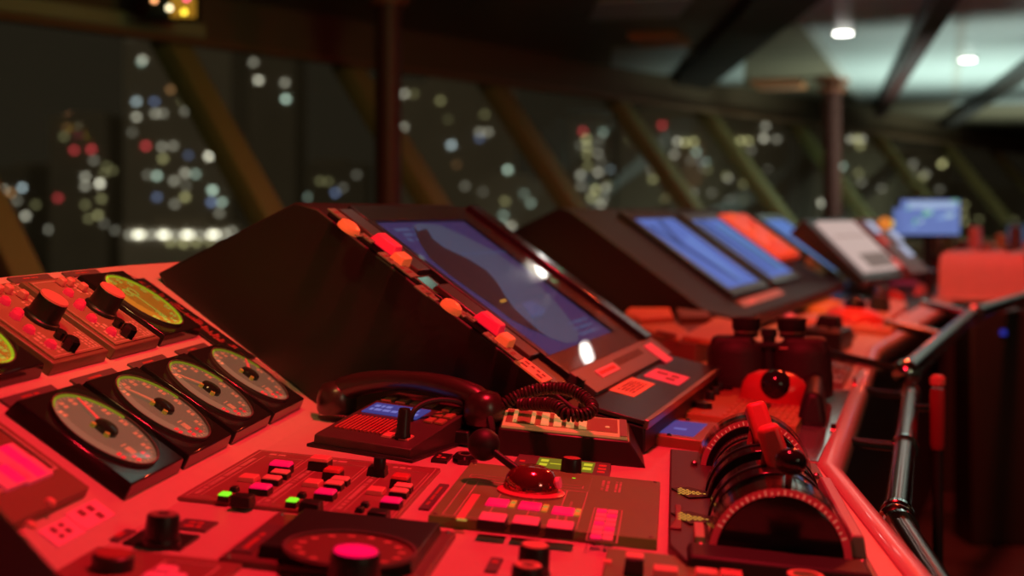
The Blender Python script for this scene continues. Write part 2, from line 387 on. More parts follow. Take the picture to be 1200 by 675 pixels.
# rounded edge moulding along the operator's side
def sweep(mb, path, prof, m=0):
    n = len(path); rows = []
    for i, p in enumerate(path):
        d0 = (path[i]-path[i-1]).normalized() if i else (path[1]-path[0]).normalized()
        d1 = (path[i+1]-path[i]).normalized() if i+1 < n else d0
        n0 = Vector((d0.y, -d0.x)); n1 = Vector((d1.y, -d1.x)); mt = (n0+n1).normalized(); k = 1/max(.3, mt.dot(n0))
        rows.append([(p.x+mt.x*k*o, p.y+mt.y*k*o, z) for o, z in prof])
    L = len(prof); vs = [v for r in rows for v in r]
    fs = [(i*L+j, i*L+(j+1) % L, (i+1)*L+(j+1) % L, (i+1)*L+j) for i in range(n-1) for j in range(L)]
    fs += [tuple(range(L)), tuple((n-1)*L+j for j in range(L))[::-1]]
    mb.add(vs, fs, m)
prof = [(0, -.05), (.022, -.05), (.030, -.04), (.032, -.015), (.028, 0), (.018, .005), (.004, .005), (0, .002)]
mb = MB(); sweep(mb, EDGE, prof); mb.build('edge_moulding', lipm, con, sharp=50)
fas = [D0.w(p.x, p.y) for p in EDGE]
off = [Vector((-math.cos(rad(10)), math.sin(rad(10)), 0))*.06]*4
base = [ (P0-hdir(TH1)*1.1), P0, O3, O3+hdir(TH3)*2.45 ] + [p+off[0] for p in fas[::-1]]
fb = MB().prism([(p.x, p.y) for p in base], FLOOR+.005, -.09).build('cabinet_front', mat('console_grey_dark', (.03, .032, .026), .5, noise=.1), None)
fb.parent = con; fb.matrix_parent_inverse = con.matrix_world.inverted()
# sloping instrument bank left
ym = .352*math.cos(rad(34))*math.tan(rad(5.1))
o = MB().prism([(.006, -1.3), (.006, 0), (-.352, ym), (-.352, -1.3)], -.03, 0).build('slope_panel', paint, fr=SA)
o.parent = con; o.matrix_parent_inverse = con.matrix_world.inverted()
o = MB().prism([(.006, 0), (.006, 1.76), (-.352, 1.80), (-.352, -ym)], -.03, 0).build('slope_panel', paint, fr=SB)
o.parent = con; o.matrix_parent_inverse = con.matrix_world.inverted()
o = MB().prism([(-.352, -1.3), (-.352, ym), (-.356, ym), (-.356, -1.3)], -.4, -.012).build('back_panel', blkm, fr=SA)
o.parent = con; o.matrix_parent_inverse = con.matrix_world.inverted()
bar = MB().box(-.352, -.335, .006, .03, 0, .001)
# ------------------------------------------------------------------ gauges on the slope
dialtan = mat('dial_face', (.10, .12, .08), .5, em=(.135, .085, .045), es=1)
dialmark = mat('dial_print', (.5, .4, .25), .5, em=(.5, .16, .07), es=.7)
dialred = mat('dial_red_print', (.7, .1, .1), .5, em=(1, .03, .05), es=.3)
rim = glow('yellow_green_rim', (.30, .30, .015), .8)
limeface = mat('lime_lit_face', (.3, .3, .05), .5, em=(.20, .13, .008), es=.8)
limerim = glow('lime_lit_rim', (.42, .52, .012), 1.0)
limemark = glow('lime_lit_print', (.55, .48, .05), .9)
def gauge(cx, cy, size, needle, lab, lit=False, needlem=None, hub=True, marks=11):
    t = thing('dial_gauge', lab, 'gauge', SA, cx, cy, 0, group='square dial gauges on the sloping panel')
    h = size/2; R = size*.405
    MB().box(-h, h, -h, h, 0, .016, t=.003).build('bezel', gloss, t, bevel=.0015)
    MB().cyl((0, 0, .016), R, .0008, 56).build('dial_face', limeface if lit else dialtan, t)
    MB().ring(0, 0, .016, .0195, R, R*1.03, 56).build('dial_rim', dkred, t)
    MB().ring(0, 0, .0168, .0185, R*.955, R, 56, 0, rad(95), rad(215) if not lit else rad(455)).build('lit_rim', limerim if lit else rim, t)
    mk = MB()
    for i in range(marks):
        a = rad(220 - 260*i/(marks-1)); 
        c, s = math.cos(a), math.sin(a); L = .0035 if not lit else .003
        x, y = R*.80*c, R*.80*s
        # number blocks: two small strokes each
        for k in (-1, 1):
            mk.box(x+k*.0026-.0018, x+k*.0026+.0018, y-.0042, y+.0042, .0168, .0171, 1 if i >= marks-3 and not lit else 0)
        for q in range(3):
            aa = a - rad(260/(marks-1))*q/3
            if i == marks-1 and q: break
            x2, y2 = R*.93*math.cos(aa), R*.93*math.sin(aa); dx = .004 if q == 0 else .0025
            n = Vector((math.cos(aa), math.sin(aa), 0)); tt = Vector((-n.y, n.x, 0))*.0005; P = Vector((x2, y2, .0168))
            vs = [P-tt, P+tt, P+tt-n*dx, P-tt-n*dx]; up = Vector((0, 0, .0003))
            mk.add(vs+[v+up for v in vs], [(3, 2, 1, 0), (4, 5, 6, 7), (0, 1, 5, 4), (1, 2, 6, 5), (2, 3, 7, 6), (3, 0, 4, 7)], 0)
    mk.box(R*.5, R*.68, -.010, .002, .0168, .0171, 0); mk.box(R*.42, R*.45, -.010, .002, .0168, .0171, 0)
    if lit:
        mk.ring(-R*.35, R*.1, .0168, .0172, R*.12, R*.17, 16, 0); mk.ring(-R*.35, -R*.2, .0168, .0172, R*.10, R*.15, 16, 0)
        mk.box(-R*.2, R*.5, -R*.04, R*.02, .0168, .0172, 0)
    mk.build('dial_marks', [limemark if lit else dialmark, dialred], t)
    if needle is not None:
        a = rad(needle); n = Vector((math.cos(a), math.sin(a), 0)); tt = Vector((-n.y, n.x, 0)); z = Vector((0, 0, .0195)); up = Vector((0, 0, .001))
        vs = [z-tt*.003-n*.006, z+tt*.003-n*.006, z+n*R*.86+tt*.0014, z+n*R*.86-tt*.0014]
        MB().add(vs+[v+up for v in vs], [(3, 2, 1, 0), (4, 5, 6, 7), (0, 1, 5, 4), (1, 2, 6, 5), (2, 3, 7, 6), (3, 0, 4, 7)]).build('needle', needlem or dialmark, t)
    if hub:
        MB().lathe([(.0125, .0168), (.0125, .0205), (.011, .0225), (.004, .0235)], (0, 0, 0), 28).build('hub', gloss, t)
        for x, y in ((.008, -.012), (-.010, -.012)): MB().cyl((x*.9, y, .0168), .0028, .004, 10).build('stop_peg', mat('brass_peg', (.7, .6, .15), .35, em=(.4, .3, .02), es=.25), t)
    MB().cyl((0, 0, .0245), R*1.0, .0006, 48).build('cover_glass', gglass, t)
    return t
GX, GS = -.091, .137
pinkn = mat('pink_needle', (.9, .3, .25), .4, em=(1, .1, .08), es=.4)
gauge(GX, -.572, GS, 158, 'nearest dial gauge of the lower row with bright pink needle and teal reflection', needlem=pinkn)
gauge(GX, -.425, GS, 215, 'dial gauge second from the near end of the lower row, thin needle', needlem=dialmark)
gauge(GX, -.277, GS, 225, 'dial gauge third from the near end of the lower row', needlem=dialmark)
gauge(GX, -.130, GS, 120, 'farthest dial gauge of the lower row beside the black monitor housing', needlem=pinkn)
UXc = -.258
gauge(UXc, -.133, GS, None, 'bright lime-green lit oval-looking dial at the far end of the upper row', lit=True, hub=False)
gauge(UXc, -.585, GS, None, 'lime lit dial cut off by the left picture edge', lit=True, hub=False)
# label strips over the two rows
for i, cy in enumerate((-.572, -.425, -.277, -.130)):
    s = MB().box(-.1755, -.1635, cy-.052, cy+.052, 0, .0025).text(-.172, -.167, cy-.02, cy+.015, .0025, 1, 'y', 1)
    o = s.build('label_strip', [dkred, redink], fr=SA)
    tag(o, 'brown name strip above the %s lower gauge' % ('nearest', 'second', 'third', 'farthest')[i], 'label strip', 'name strips above the lower gauges')
for i, cy in enumerate((-.425, -.28, -.14)):
    o = MB().box(-.348, -.338, cy-.05, cy+.05, 0, .0025).text(-.345, -.341, cy-.02, cy+.02, .0025, 1, 'y', 1).build('label_strip', [dkred, redink], fr=SA)
    tag(o, 'thin dark strip along the top edge above the %s' % ('near knob panel', 'far knob panel', 'lime dial')[i], 'label strip', 'strips along the top edge of the slope')
# upper control panels with knobs and red buttons
def knobpanel(cy, lab):
    t = thing('alarm_control_unit', lab, 'control panel', SA, UXc, cy, 0, group='square control panels with black rotary knobs')
    h = .069
    MB().box(-h, h, -h, h, 0, .014, t=.002).build('casing', mat('brown_casing', (.2, .13, .08), .4), t, bevel=.0015)
    mb = MB().box(-h*.9, h*.9, -h*.86, h*.86, .014, .0155)
    mb.outline(-h*.86, h*.86, -h*.82, h*.82, .0155, .001, .0004, 1).text(.02, .055, -.05, -.02, .0155, 3, 'x', 1).text(-.05, -.02, .02, .05, .0155, 3, 'x', 1).text(.03, .06, .03, .055, .0155, 3, 'x', 1).build('face_plate', [mat('tan_face', (.3, .21, .13), .45), engr], t)
    k = MB().lathe([(.021, .0155), (.021, .019), (.018, .021), (.0165, .043)], (0.002, .012, 0), 32).build('rotary_knob', blk, t, bevel=.001)
    MB().lathe([(.0165, .043), (.0158, .045), (.0, .0452)], (.002, .012, 0), 32).build('knob_cap', redbtn, k)
    for x, y in ((-.05, .02), (-.052, .002), (-.038, .034)): MB().cb(x, y, .0155, .011, .011, .009, 0, .001).build('square_button', redbtn, t, bevel=.002)
    for x, y in ((-.033, -.012), (-.008, -.030), (.016, -.040), (.043, -.038), (-.012, -.018)):
        MB().lathe([(.0065, 0), (.0065, .003), (.005, .006), (.001, .008)], (x, y, .0155), 16).build('indicator_lens', crimbtn, t)
    MB().lathe([(.009, 0), (.009, .012), (.006, .014)], (.052, -.012, .0155), 6).build('hex_knob', gloss, t)
    MB().cyl((.034, -.003, .0155), .006, .009, 16).build('push_button', gloss, t)
knobpanel(-.28, 'square brown control panel beside the lime dial with black knob and red buttons')
knobpanel(-.432, 'square brown control panel farther left, black knob and crimson lamps')
# listing plate
mb = MB().box(-.318, -.125, -.055, .012, 0, .003)
rg = random.Random(3)
for r in range(46):
    x = -.312 + r*.0039
    y = -.034 + rg.uniform(0, .006)
    mb.box(x, x+.0022, y, y+rg.uniform(.012, .034) * (1 if r < 26 else .8), .003, .0033, 1)
o = mb.build('listing_plate', [blk, redink], fr=SA, bevel=.0008)
tag(o, 'black plate of small red print beside the lime dial', 'plate')
# lower left button module
x0, x1, y0, y1 = -.165, -.044, -.86, -.682
t = thing('button_module', 'brown framed module with large pink lit buttons at left edge', 'button module', SA, 0, 0, 0)
mb = MB().box(x0, x1, y0, y1, 0, .010, t=.001)
fx0, fx1, fy0, fy1 = x0+.005, x1-.03, y0+.01, y1-.012
mb.outline(fx0, fx1, fy0, fy1, .010, .003, .002, 1); mb.box(fx1-.022, fx1-.010, fy1-.02, fy1-.008, .010, .0105, 1)
mb.build('casing', [mat('brown_casing2', (.2, .17, .07), .45), engr], t, bevel=.001)
for (px, py), m in (((12, 535), magbtn), ((10, 558), magbtn), ((35, 551), magbtn)):
    cx, cy = SA.at(px, py, .012)
    MB().box(cx-.013, cx+.013, cy-.024, cy+.022, .010, .014, t=.001).build('lit_button', pinkp, t, bevel=.001)
    MB().box(cx-.011, cx+.011, cy-.006, cy+.010, .014, .0144).build('lit_lens', m, t)
for px, py in ((60, 587), (37, 614)):
    cx, cy = SA.at(px, py, .012); MB().lathe([(.005, 0), (.004, .003), (.001, .004)], (cx, cy, .010), 12).build('screw', redbtn, t)
def label(name, fr, pts, lab, m=pinkp, rows=2, ax='x', h=.0012, z=0., ink=inkd, group=None):
    x0, x1, y0, y1 = fr.quad(pts, z)
    o = MB().box(x0, x1, y0, y1, z, z+h).text(x0+(x1-x0)*.12, x1-(x1-x0)*.12, y0+(y1-y0)*.2, y1-(y1-y0)*.2, z+h, rows, ax, 1).build(name, [m, ink], fr=fr)
    return tag(o, lab, 'label', group)
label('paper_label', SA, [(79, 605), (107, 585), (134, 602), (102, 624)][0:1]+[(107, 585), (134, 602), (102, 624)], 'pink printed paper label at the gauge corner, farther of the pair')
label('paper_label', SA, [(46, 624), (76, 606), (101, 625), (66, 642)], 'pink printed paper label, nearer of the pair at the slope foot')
# ------------------------------------------------------------------ desk: flat panels
def qbox(fr, pts, w=0): return fr.quad(pts, w)
def knob(mb, x, y, z, r, h, skirt=0, m=0, top=0):
    if skirt: mb.lathe([(r*skirt, z), (r*skirt, z+h*.12), (r*1.02, z+h*.2)], (x, y, 0), 32, m)
    return mb.lathe([(r, z), (r*1.0, z+h*.1), (r*.93, z+h*.93), (r*.86, z+h), (0.0005, z+h)], (x, y, 0), 32, m)
# push button panel with three groups
PB = [(300, 531), (517, 552), (465, 612), (203, 590)]
x0, x1, y0, y1 = D1.quad(PB)
cx, cy = (x0+x1)/2, (y0+y1)/2
crimpanel = mat('crimson_panel', (.30, .16, .13), .3, noise=.06, scale=70)
t = thing('push_button_panel', 'red push-button panel with three button groups and two green lights', 'button panel', D1, cx, cy, 0)
hx, hy = (x1-x0)/2, (y1-y0)/2
MB().box(-hx, hx, -hy, hy, 0, .004, t=.001).build('face_plate', crimpanel, t, bevel=.0008)
mb = MB(); W3 = 2*hx/3
for i in range(3):
    a = -hx+W3*i
    mb.outline(a+.006, a+W3-.004, -hy+.008, hy-.008, .004, .0008, .0004)
    mb.outline(a+.018, a+W3-.008, -hy+.016, hy-.034, .004, .0006, .0004)
    mb.text(a+.008, a+.016, -hy+.02, hy-.05, .004, 1, 'y', 0)
    mb.text(a+.02, a+W3-.03, hy-.028, hy-.014, .004, 1, 'x', 0)
mb.build('engraved_lines', engr, t)
capred = mat('red_cap', (.85, .40, .33), .35); capsal = mat('salmon_cap', (.95, .62, .5), .4)
rg = random.Random(5)
def btn(px, py, sx, sy, h, m, z=.004, base=True, name='button'):
    x, y = loc(D1, px, py, cx, cy, z+h)
    if base: MB().cb(x, y, z, sx, sy, h*.72, 0, .0005).build('button_housing', blk, t, bevel=.0006); zz, hh = z+h*.72, h*.28
    else: zz, hh = z, h
    return MB().cb(x, y, zz, sx*.96, sy*.96, hh, 0, .0012).build(name, m, t, bevel=.0008)
glossred = mat('gloss_red_cap', (.75, .12, .12), .12)
for (px, py, kind) in ((330, 541, 'dm'), (376, 535, 'r'), (292, 557, 'sq'), (329, 551, 's'), (319, 558, 's'), (306, 568, 'm'), (285, 580, 'k'), (264, 577, 'g'), (275, 570, 'kd'),
        (391, 548, 'gr'), (367, 563, 'sq'), (399, 559, 's'), (392, 564, 's'), (382, 574, 'm'), (365, 587, 'k'), (343, 584, 'g'), (354, 577, 'kd'),
        (443, 546, 'k'), (470, 556, 'gr'), (441, 572, 'sq'), (473, 567, 's'), (468, 573, 's'), (459, 584, 'm'), (444, 598, 'k'), (422, 594, 'kd'), (428, 588, 'kd')):
    if kind == 'dm': btn(px, py, .023, .020, .012, magbtn)
    elif kind == 'r': btn(px, py, .022, .024, .014, capred)
    elif kind == 'gr': btn(px, py, .019, .022, .013, glossred)
    elif kind == 'sq': btn(px, py, .019, .024, .005, capred, base=False)
    elif kind == 's': btn(px, py, .019, .017, .008, capsal)
    elif kind == 'm': btn(px, py, .020, .020, .009, magbtn)
    elif kind == 'k': btn(px, py, .021, .022, .010, blk, base=False)
    elif kind == 'g': btn(px, py, .011, .014, .008, grnled, name='green_light')
    elif kind == 'kd': btn(px, py, .009, .012, .005, blk, base=False, name='unlit_lamp')
x, y = loc(D1, 445, 541, cx, cy, .02)
knob(MB(), x, y, .0125, .007, .012).build('small_knob', blk, t)
# narrow name strip between the two panels
def strip(fr, pts, lab, m=None, rows=1, ax='y', ink=None, h=.002, name='label_strip', group=None):
    x0, x1, y0, y1 = fr.quad(pts)
    o = MB().box(x0, x1, y0, y1, 0, h, t=.0004).text(x0+(x1-x0)*.25, x1-(x1-x0)*.25, y0+(y1-y0)*.15, y1-(y1-y0)*.15, h, rows, ax, 1).build(name, [m or dkred, ink or redink], fr=fr)
    return tag(o, lab, 'label strip', group)
strip(D1, [(513, 569), (526, 569), (504, 599), (491, 598)], 'narrow dark name strip between button panel and joystick panel')
strip(D1, [(133, 622), (158, 622), (144, 636), (119, 635)], 'small dark label left of the knob near the gauges', ax='x')
strip(D1, [(212, 610), (255, 613), (243, 625), (205, 621)], 'small dark label behind the knob near the gauges', ax='x', rows=2)
strip(D1, [(575, 655), (590, 657), (582, 673), (567, 671)], 'small dark label left of the paired knobs at the bottom', ax='x', rows=2)
label('pink_label', D1, [(563, 545), (575, 545), (572, 551), (559, 551)], 'tiny pink label in front of the black joystick ball', rows=1)
# knob on plate beside gauges
x0, x1, y0, y1 = D1.quad([(168, 622), (230, 632), (215, 646), (144, 640)])
t = thing('rotary_knob', 'black rotary knob on dark square plate in front of the gauges', 'knob', D1, (x0+x1)/2, (y0+y1)/2, 0)
MB().box((x0-x1)/2, (x1-x0)/2, (y0-y1)/2, (y1-y0)/2, 0, .003).build('plate', blk, t, bevel=.0006)
kx, ky = loc(D1, 189, 636, (x0+x1)/2, (y0+y1)/2, .003)
k = knob(MB(), kx, ky, .003, .0145, .024, 1.1).build('knob_body', blk, t)
MB().ring(kx, ky, .0268, .0276, .005, .0115, 28).build('cap_ring', mat('dull_cap', (.3, .2, .18), .4), k)
MB().lathe([(.002, 0), (.002, .002), (.0003, .003)], ((x1-x0)/2-.006, (y0-y1)/2+.008, .003), 8).build('screw', dsteel, t)
# wide gauge plate with big knob at bottom
x0, x1, y0, y1 = D1.quad([(330, 609), (531, 630), (500, 690), (245, 662)])
cx, cy = (x0+x1)/2, (y0+y1)/2; hx, hy = (x1-x0)/2, (y1-y0)/2
t = thing('rudder_gauge', 'wide black gauge plate with dim red dial at the bottom edge', 'gauge', D1, cx, cy, 0)
MB().box(-hx, hx, -hy, hy, 0, .006, t=.001).build('frame', mat('dark_red_frame', (.16, .09, .08), .35), t, bevel=.001)
MB().box(-hx+.028, hx-.012, -hy+.014, hy-.012, .006, .016, t=.002).build('bezel', blk, t, bevel=.001)
gx, gy = loc(D1, 410, 645, cx, cy, .016)
df = MB().cyl((gx, gy, .016), .052, .0006, 48).build('dial_face', mat('dim_red_dial', (.17, .08, .06), .4), t)
mk = MB()
for i in range(14):
    a = rad(-60+300*i/13); x, y = gx+.042*math.cos(a), gy+.042*math.sin(a); mk.cb(x, y, .0166, .006, .004, .0004, 0)
mk.build('dial_marks', mat('pale_red_print', (.8, .35, .3), .5), t)
MB().ring(gx, gy, .016, .019, .052, .0545, 48).build('dial_rim', dkred, t)
MB().box(-hx+.005, -hx+.022, -hy+.02, hy-.05, .006, .0075).text(-hx+.009, -hx+.018, -hy+.03, hy-.08, .0075, 1, 'y', 1).build('name_strip', [dkred, redink], t)
for sx in (-1, 1):
    for sy in (-1, 1): MB().lathe([(.0025, 0), (.002, .0015), (.0003, .002)], (sx*(hx-.007), sy*(hy-.007), .006), 10).build('screw', dsteel, t)
def solo_knob(px, py, r, h, lab, capm, ring=False, nub=False, ztop=None, fr=D1):
    x, y = fr.at(px, py, h); t = thing('rotary_knob', lab, 'knob', fr, x, y, 0)
    MB().lathe([(r*1.1, 0), (r*1.1, h*.08), (r, h*.12), (r*.96, h*.9), (r*.9, h*.97), (r*.84, h), (.0003, h)], (0, 0, 0), 36).build('knob_body', blk, t)
    if ring: MB().ring(0, 0, h-.0002, h+.0012, r*.4, r*.78, 32).build('cap_ring', capm, t)
    else: MB().lathe([(r*.84, h-.0002), (r*.8, h+.001), (.0003, h+.0012)], (0, 0, 0), 32).build('cap', capm, t)
    if nub: MB().tube([(r*.8, 0, h*.5), (r*1.6, -.002, h*.45)], .004, 10).build('pointer_nub', blk, t)
    return t
solo_knob(417, 646, .0195, .042, 'large black knob with glowing pink cap in front of bottom gauge', mat('pink_cap', (.8, .05, .2), .35, em=(1, .0, .12), es=.7))
solo_knob(627, 639, .0135, .024, 'black knob with red top behind its twin at bottom centre', capred)
solo_knob(619, 663, .0135, .022, 'black knob with hollow ring top, nearer of the pair at bottom centre', capred, ring=True, nub=True)
solo_knob(133, 649, .0165, .015, 'low wide black knob on the panel at bottom left', mat('dark_red_cap', (.4, .1, .09), .4))
# bottom left panel
x0, x1, y0, y1 = D1.quad([(92, 645), (275, 660), (262, 700), (60, 690)])
cx, cy = (x0+x1)/2, (y0+y1)/2; hx, hy = (x1-x0)/2, (y1-y0)/2
t = thing('switch_panel', 'dark switch panel with pink lit key at the bottom left edge', 'switch panel', D1, cx, cy, 0)
MB().box(-hx, hx, -hy, hy, 0, .0035, t=.001).outline(hx*.05, hx*.78, -hy*.9, hy*.6, .0035, .0015, .0008, 1).build('face_plate', [crimpanel, engr], t, bevel=.0006)
for px, py in ((195, 667), (180, 675), (205, 676)):
    x, y = loc(D1, px, py, cx, cy, .006); MB().cb(x, y, .0035, .016, .016, .004, 0, .001).build('lit_key', pinkp, t, bevel=.0006)
# rounded dark housing cut by left corner
pts = [SA.at(-60, 560, .03), SA.at(2, 604, .03), SA.at(50, 637, .03), SA.at(104, 676, .03), SA.at(140, 740, .03), SA.at(-60, 760, .03)]
o = MB().prism([(-.02, -1.15), (.10, -1.15), (.10, -1.02), (.06, -.972), (-.02, -.942), (-.15, -.93), (-.15, -1.15)], .012, .075).build('equipment_cover', gloss, fr=SA, bevel=.012, seg=4)
tag(o, 'dark rounded equipment cover cut off by bottom left corner', 'cover')

# ------------------------------------------------------------------ joystick panel
x0, x1, y0, y1 = D1.quad([(547, 553), (771, 573), (773, 646), (503, 616)])
cx, cy = (x0+x1)/2, (y0+y1)/2; hx, hy = (x1-x0)/2, (y1-y0)/2
t = thing('joystick_unit', 'olive brown panel with ball joystick and magenta keys', 'joystick panel', D1, cx, cy, 0)
MB().box(-hx, hx, -hy, hy, 0, .010, t=.0008).build('face_plate', olive, t, bevel=.0008)
Z = .010
def L(px, py, w=Z): return loc(D1, px, py, cx, cy, w)
mb = MB()
a = L(552, 556); b = L(683, 573); mb.outline(a[0], b[0], b[1]+.0, a[1], Z, .0008, .0003)
a = L(526, 582)
mb.outline(-hx+.012, hx*.30, -hy+.008, hy*.28, Z, .0008, .0003)
mb.box(-hx+.012, hx*.30, hy*.28, hy*.28+.0008, Z, Z+.0003)
for f in (-.78, -.50, -.17, .10): mb.box(hx*f-.0005, hx*f+.0005, -hy+.010, hy*.26, Z, Z+.0003)
mb.box(hx*.30, hx*.3008, hy*.28, hy*.85, Z, Z+.0003)
mb.text(hx*.40, hx*.50, hy*.40, hy*.80, Z, 2, 'y', 0); mb.text(hx*.54, hx*.62, hy*.40, hy*.80, Z, 2, 'y', 0)
mb.text(hx*.16, hx*.20, -hy*.8, -hy*.1, Z, 1, 'y', 0)
mb.build('engraved_lines', engr, t)
for px, py in ((583, 590), (621, 594), (660, 600)):
    x, y = L(px, py); MB().cb(x, y, Z, .022, .030, .002, 0, .0008).build('flat_key', magbtn, t, bevel=.0005)
for px, py in ((578, 604), (617, 608), (657, 613)):
    x, y = L(px, py, Z+.011)
    h = MB().cb(x, y, Z, .026, .028, .009, 0, .0006).build('raised_key', blk, t, bevel=.0006)
    MB().box(x-.0122, x+.0122, y-.013, y+.013, Z+.009, Z+.0115, tx=.001, ty=.004).build('key_cap', pinkp, h, bevel=.0006)
for px, py in ((601, 591), (639, 596), (677, 601)):
    x, y = L(px, py)
    MB().cb(x, y, Z, .0055, .030, .001).build('light_bar', mat('amber_bar', (.5, .35, .1), .4, em=(.6, .3, .03), es=.35), t)
    MB().cb(x, y+.002, Z+.001, .004, .004, .0008).build('amber_light', yelled, t)
a = L(541, 609); b = L(556, 580)
MB().box((a[0]+b[0])/2-.004, (a[0]+b[0])/2+.004, a[1], b[1], Z, Z+.001).build('slide_scale', capred, t)
x, y = L(541, 611); MB().cb(x, y, Z+.001, .009, .005, .001).build('amber_light', yelled, t)
ka, kb = L(692, 632), L(722, 599)
kx0, kx1 = L(691, 630)[0], L(719, 630)[0]
for r in range(7):
    for c in range(2):
        xx = kx0+(kx1-kx0)*(c+.5)/2; yy = ka[1]+(kb[1]-ka[1])*(r+.5)/7
        MB().cb(xx, yy, Z, (kx1-kx0)/2*.92, (kb[1]-ka[1])/7*.8, .0012).build('pad_key', pinkp if (r+c) % 3 else magbtn, t)
mb = MB().outline(kx0-.003, kx1+.004, ka[1]-.006, kb[1]+.005, Z, .001, .0004).build('pad_outline', engr, t)
for sx in (-1, 1):
    for sy in (-1, 1): MB().lathe([(.0025, 0), (.002, .001), (.0003, .0015)], (sx*(hx-.006), sy*(hy-.007), Z), 10).build('screw', dsteel, t)
# joystick on the panel
jx, jy = D1.at(622, 577, Z)
j = thing('joystick', 'red gloss dome joystick with leaning stem and black ball top', 'joystick', D1, jx, jy, Z)
rd = .026
MB().lathe([(rd*1.35, 0), (rd*1.35, .002), (rd*1.2, .004)], (0, 0, 0), 40).build('base_ring', mat('pink_ring', (.75, .15, .2), .25), j)
MB().lathe([(rd*1.1, .002), (rd*1.1, .009), (rd*1.0, .017), (rd*.82, .023), (rd*.5, .027), (.0005, .028)], (0, 0, 0), 40).build('dome', mat('red_gloss_metal', (.62, .12, .13), .1, metal=.85), j)
bw = at_depth(567, 521, 1.44); iv = j.matrix_world.inverted(); bl = iv @ bw
ba = Vector((-rd*.55, .0, .021))
MB().tube([ba, ba.lerp(bl, .5), bl], [.0045, .004, .004], 12).build('stem', blk, j)
MB().ball(bl, .0172, 32).build('ball_grip', rub, j)
x, y = loc(D1, 653, 562, jx, jy, Z+.014)
MB().tube([(rd*.75, -.002, .012), (rd*1.15, -.004, .014)], .006, 12).build('release_button', pinkp, j)

# ------------------------------------------------------------------ small display with knob
x0, x1, y0, y1 = D1.quad([(606, 541), (715, 549), (714, 568), (597, 556)])
cx, cy = (x0+x1)/2, (y0+y1)/2; hx, hy = (x1-x0)/2, (y1-y0)/2
t = thing('display_unit', 'small dark unit with yellow-green display and black knob behind joystick', 'display unit', D1, cx, cy, 0)
MB().box(-hx, hx, -hy, hy, 0, .008, t=.001).text(-hx+.006, -hx+.018, -hy*.6, hy*.7, .008, 3, 'x', 1).text(hx-.014, hx-.005, -hy*.6, hy*.7, .008, 3, 'x', 1).build('casing', [dkred, redink], t, bevel=.0008)
MB().box(-hx*.52, hx*.66, -hy*.62, hy*.72, .008, .0088).build('display', lcdyel, t)
mb = MB(); mb.text(-hx*.46, -hx*.30, -hy*.5, hy*.6, .0088, 2, 'x', 0, dens=1); mb.text(hx*.44, hx*.62, -hy*.5, hy*.6, .0088, 2, 'x', 0, dens=1); mb.box(-hx*.25, hx*.4, -hy*.05, hy*.02, .0088, .0091); mb.build('display_digits', lcdyel2, t)
x, y = loc(D1, 669, 552, cx, cy, .01)
k = knob(MB(), x, y, .008, .012, .017).build('knob', blk, t); MB().lathe([(.0095, .0251), (.0003, .026)], (x, y, 0), 24).build('knob_cap', mat('dark_red_cap', (.4, .1, .09), .4), k)
x, y = loc(D1, 673, 559, cx, cy, .01); MB().cb(x, y-.006, .0088, .004, .004, .0012).build('green_light', grnled, t)
# small selector beside joystick ball
x0, x1, y0, y1 = D1.quad([(512, 534), (530, 536), (524, 544), (505, 542)])
o = MB().box(x0, x1, y0, y1, 0, .004).text(x0+.004, x1-.004, y0+.01, y1-.01, .004, 2, 'x', 1).build('label_block', [blk, redink], fr=D1, bevel=.0006); tag(o, 'small black label block left of the oval selector', 'label block')
x, y = D1.at(545, 541)
t = thing('selector_switch', 'flat black oval selector beside the black joystick ball', 'switch', D1, x, y, 0)
MB().lathe([(.0145, 0), (.0145, .006), (.012, .009), (.0003, .0095)], (0, 0, 0), 32, 0, 1.0, 1.6).build('oval_body', gloss, t)
MB().ring(0, 0, .0088, .0098, .006, .009, 24, 0, sx=1.0, sy=1.6).build('bezel_ring', dkred, t)

# ------------------------------------------------------------------ VHF radio
rb = D1.at(368, 523), D1.at(481, 541), D1.at(516, 503)
RX = Vector((rb[1][0]-rb[0][0], rb[1][1]-rb[0][1])); rot = math.atan2(RX.y, RX.x); RW = RX.length
RD = (Vector(rb[2])-Vector(rb[1])).length*.98
t = thing('vhf_radio', 'black radio set with blue display, grille and upright knob', 'radio', D1, rb[0][0], rb[0][1], 0, rot)
MB().prism([(-.002, 0), (RD, 0), (RD, .040), (RD*.8, .040), (.004, .016), (-.002, .014)], 0, RW, plane='yz').build('casing', mat('radio_black', (.07, .05, .045), .42, noise=.1), t, bevel=.0012)
MB().box(-.006, RW+.006, -.008, RD+.006, 0, .004).build('base_flange', blk, t, bevel=.001)
S = Fr(Vector((0, .004, .0163)), Vector((1, 0, 0)), Vector((0, RD*.8-.004, .024)).normalized(), Vector((0, -.024, RD*.8-.004)).normalized())
SL = Vector((0, RD*.8-.004, .024)).length
def onS(mb, name, m, **kw): return mb.build(name, m, t, fr=None, **kw)
def put(o): o.matrix_local = S.M; return o
g = MB()
for i in range(13): a = .010+i*RW*.043; g.box(a, a+.0022, SL*.14, SL*.46, 0, .002)
put(g.build('grille', redink, t))
put(MB().box(RW*.06, RW*.66, SL*.56, SL*.80, 0, .0012).build('display', lcdblue, t))
mb = MB(); mb.text(RW*.10, RW*.62, SL*.60, SL*.77, .0012, 2, 'x', 0, dens=.6); put(mb.build('display_print', glow('lcd_pale', (.16, .17, .5), 1), t))
for i in range(4): put(MB().box(RW*.06+i*RW*.16, RW*.17+i*RW*.16, SL*.86, SL*.98, 0, .0022, t=.0005).build('soft_key', mat('brown_key', (.3, .16, .1), .4), t, bevel=.0004))
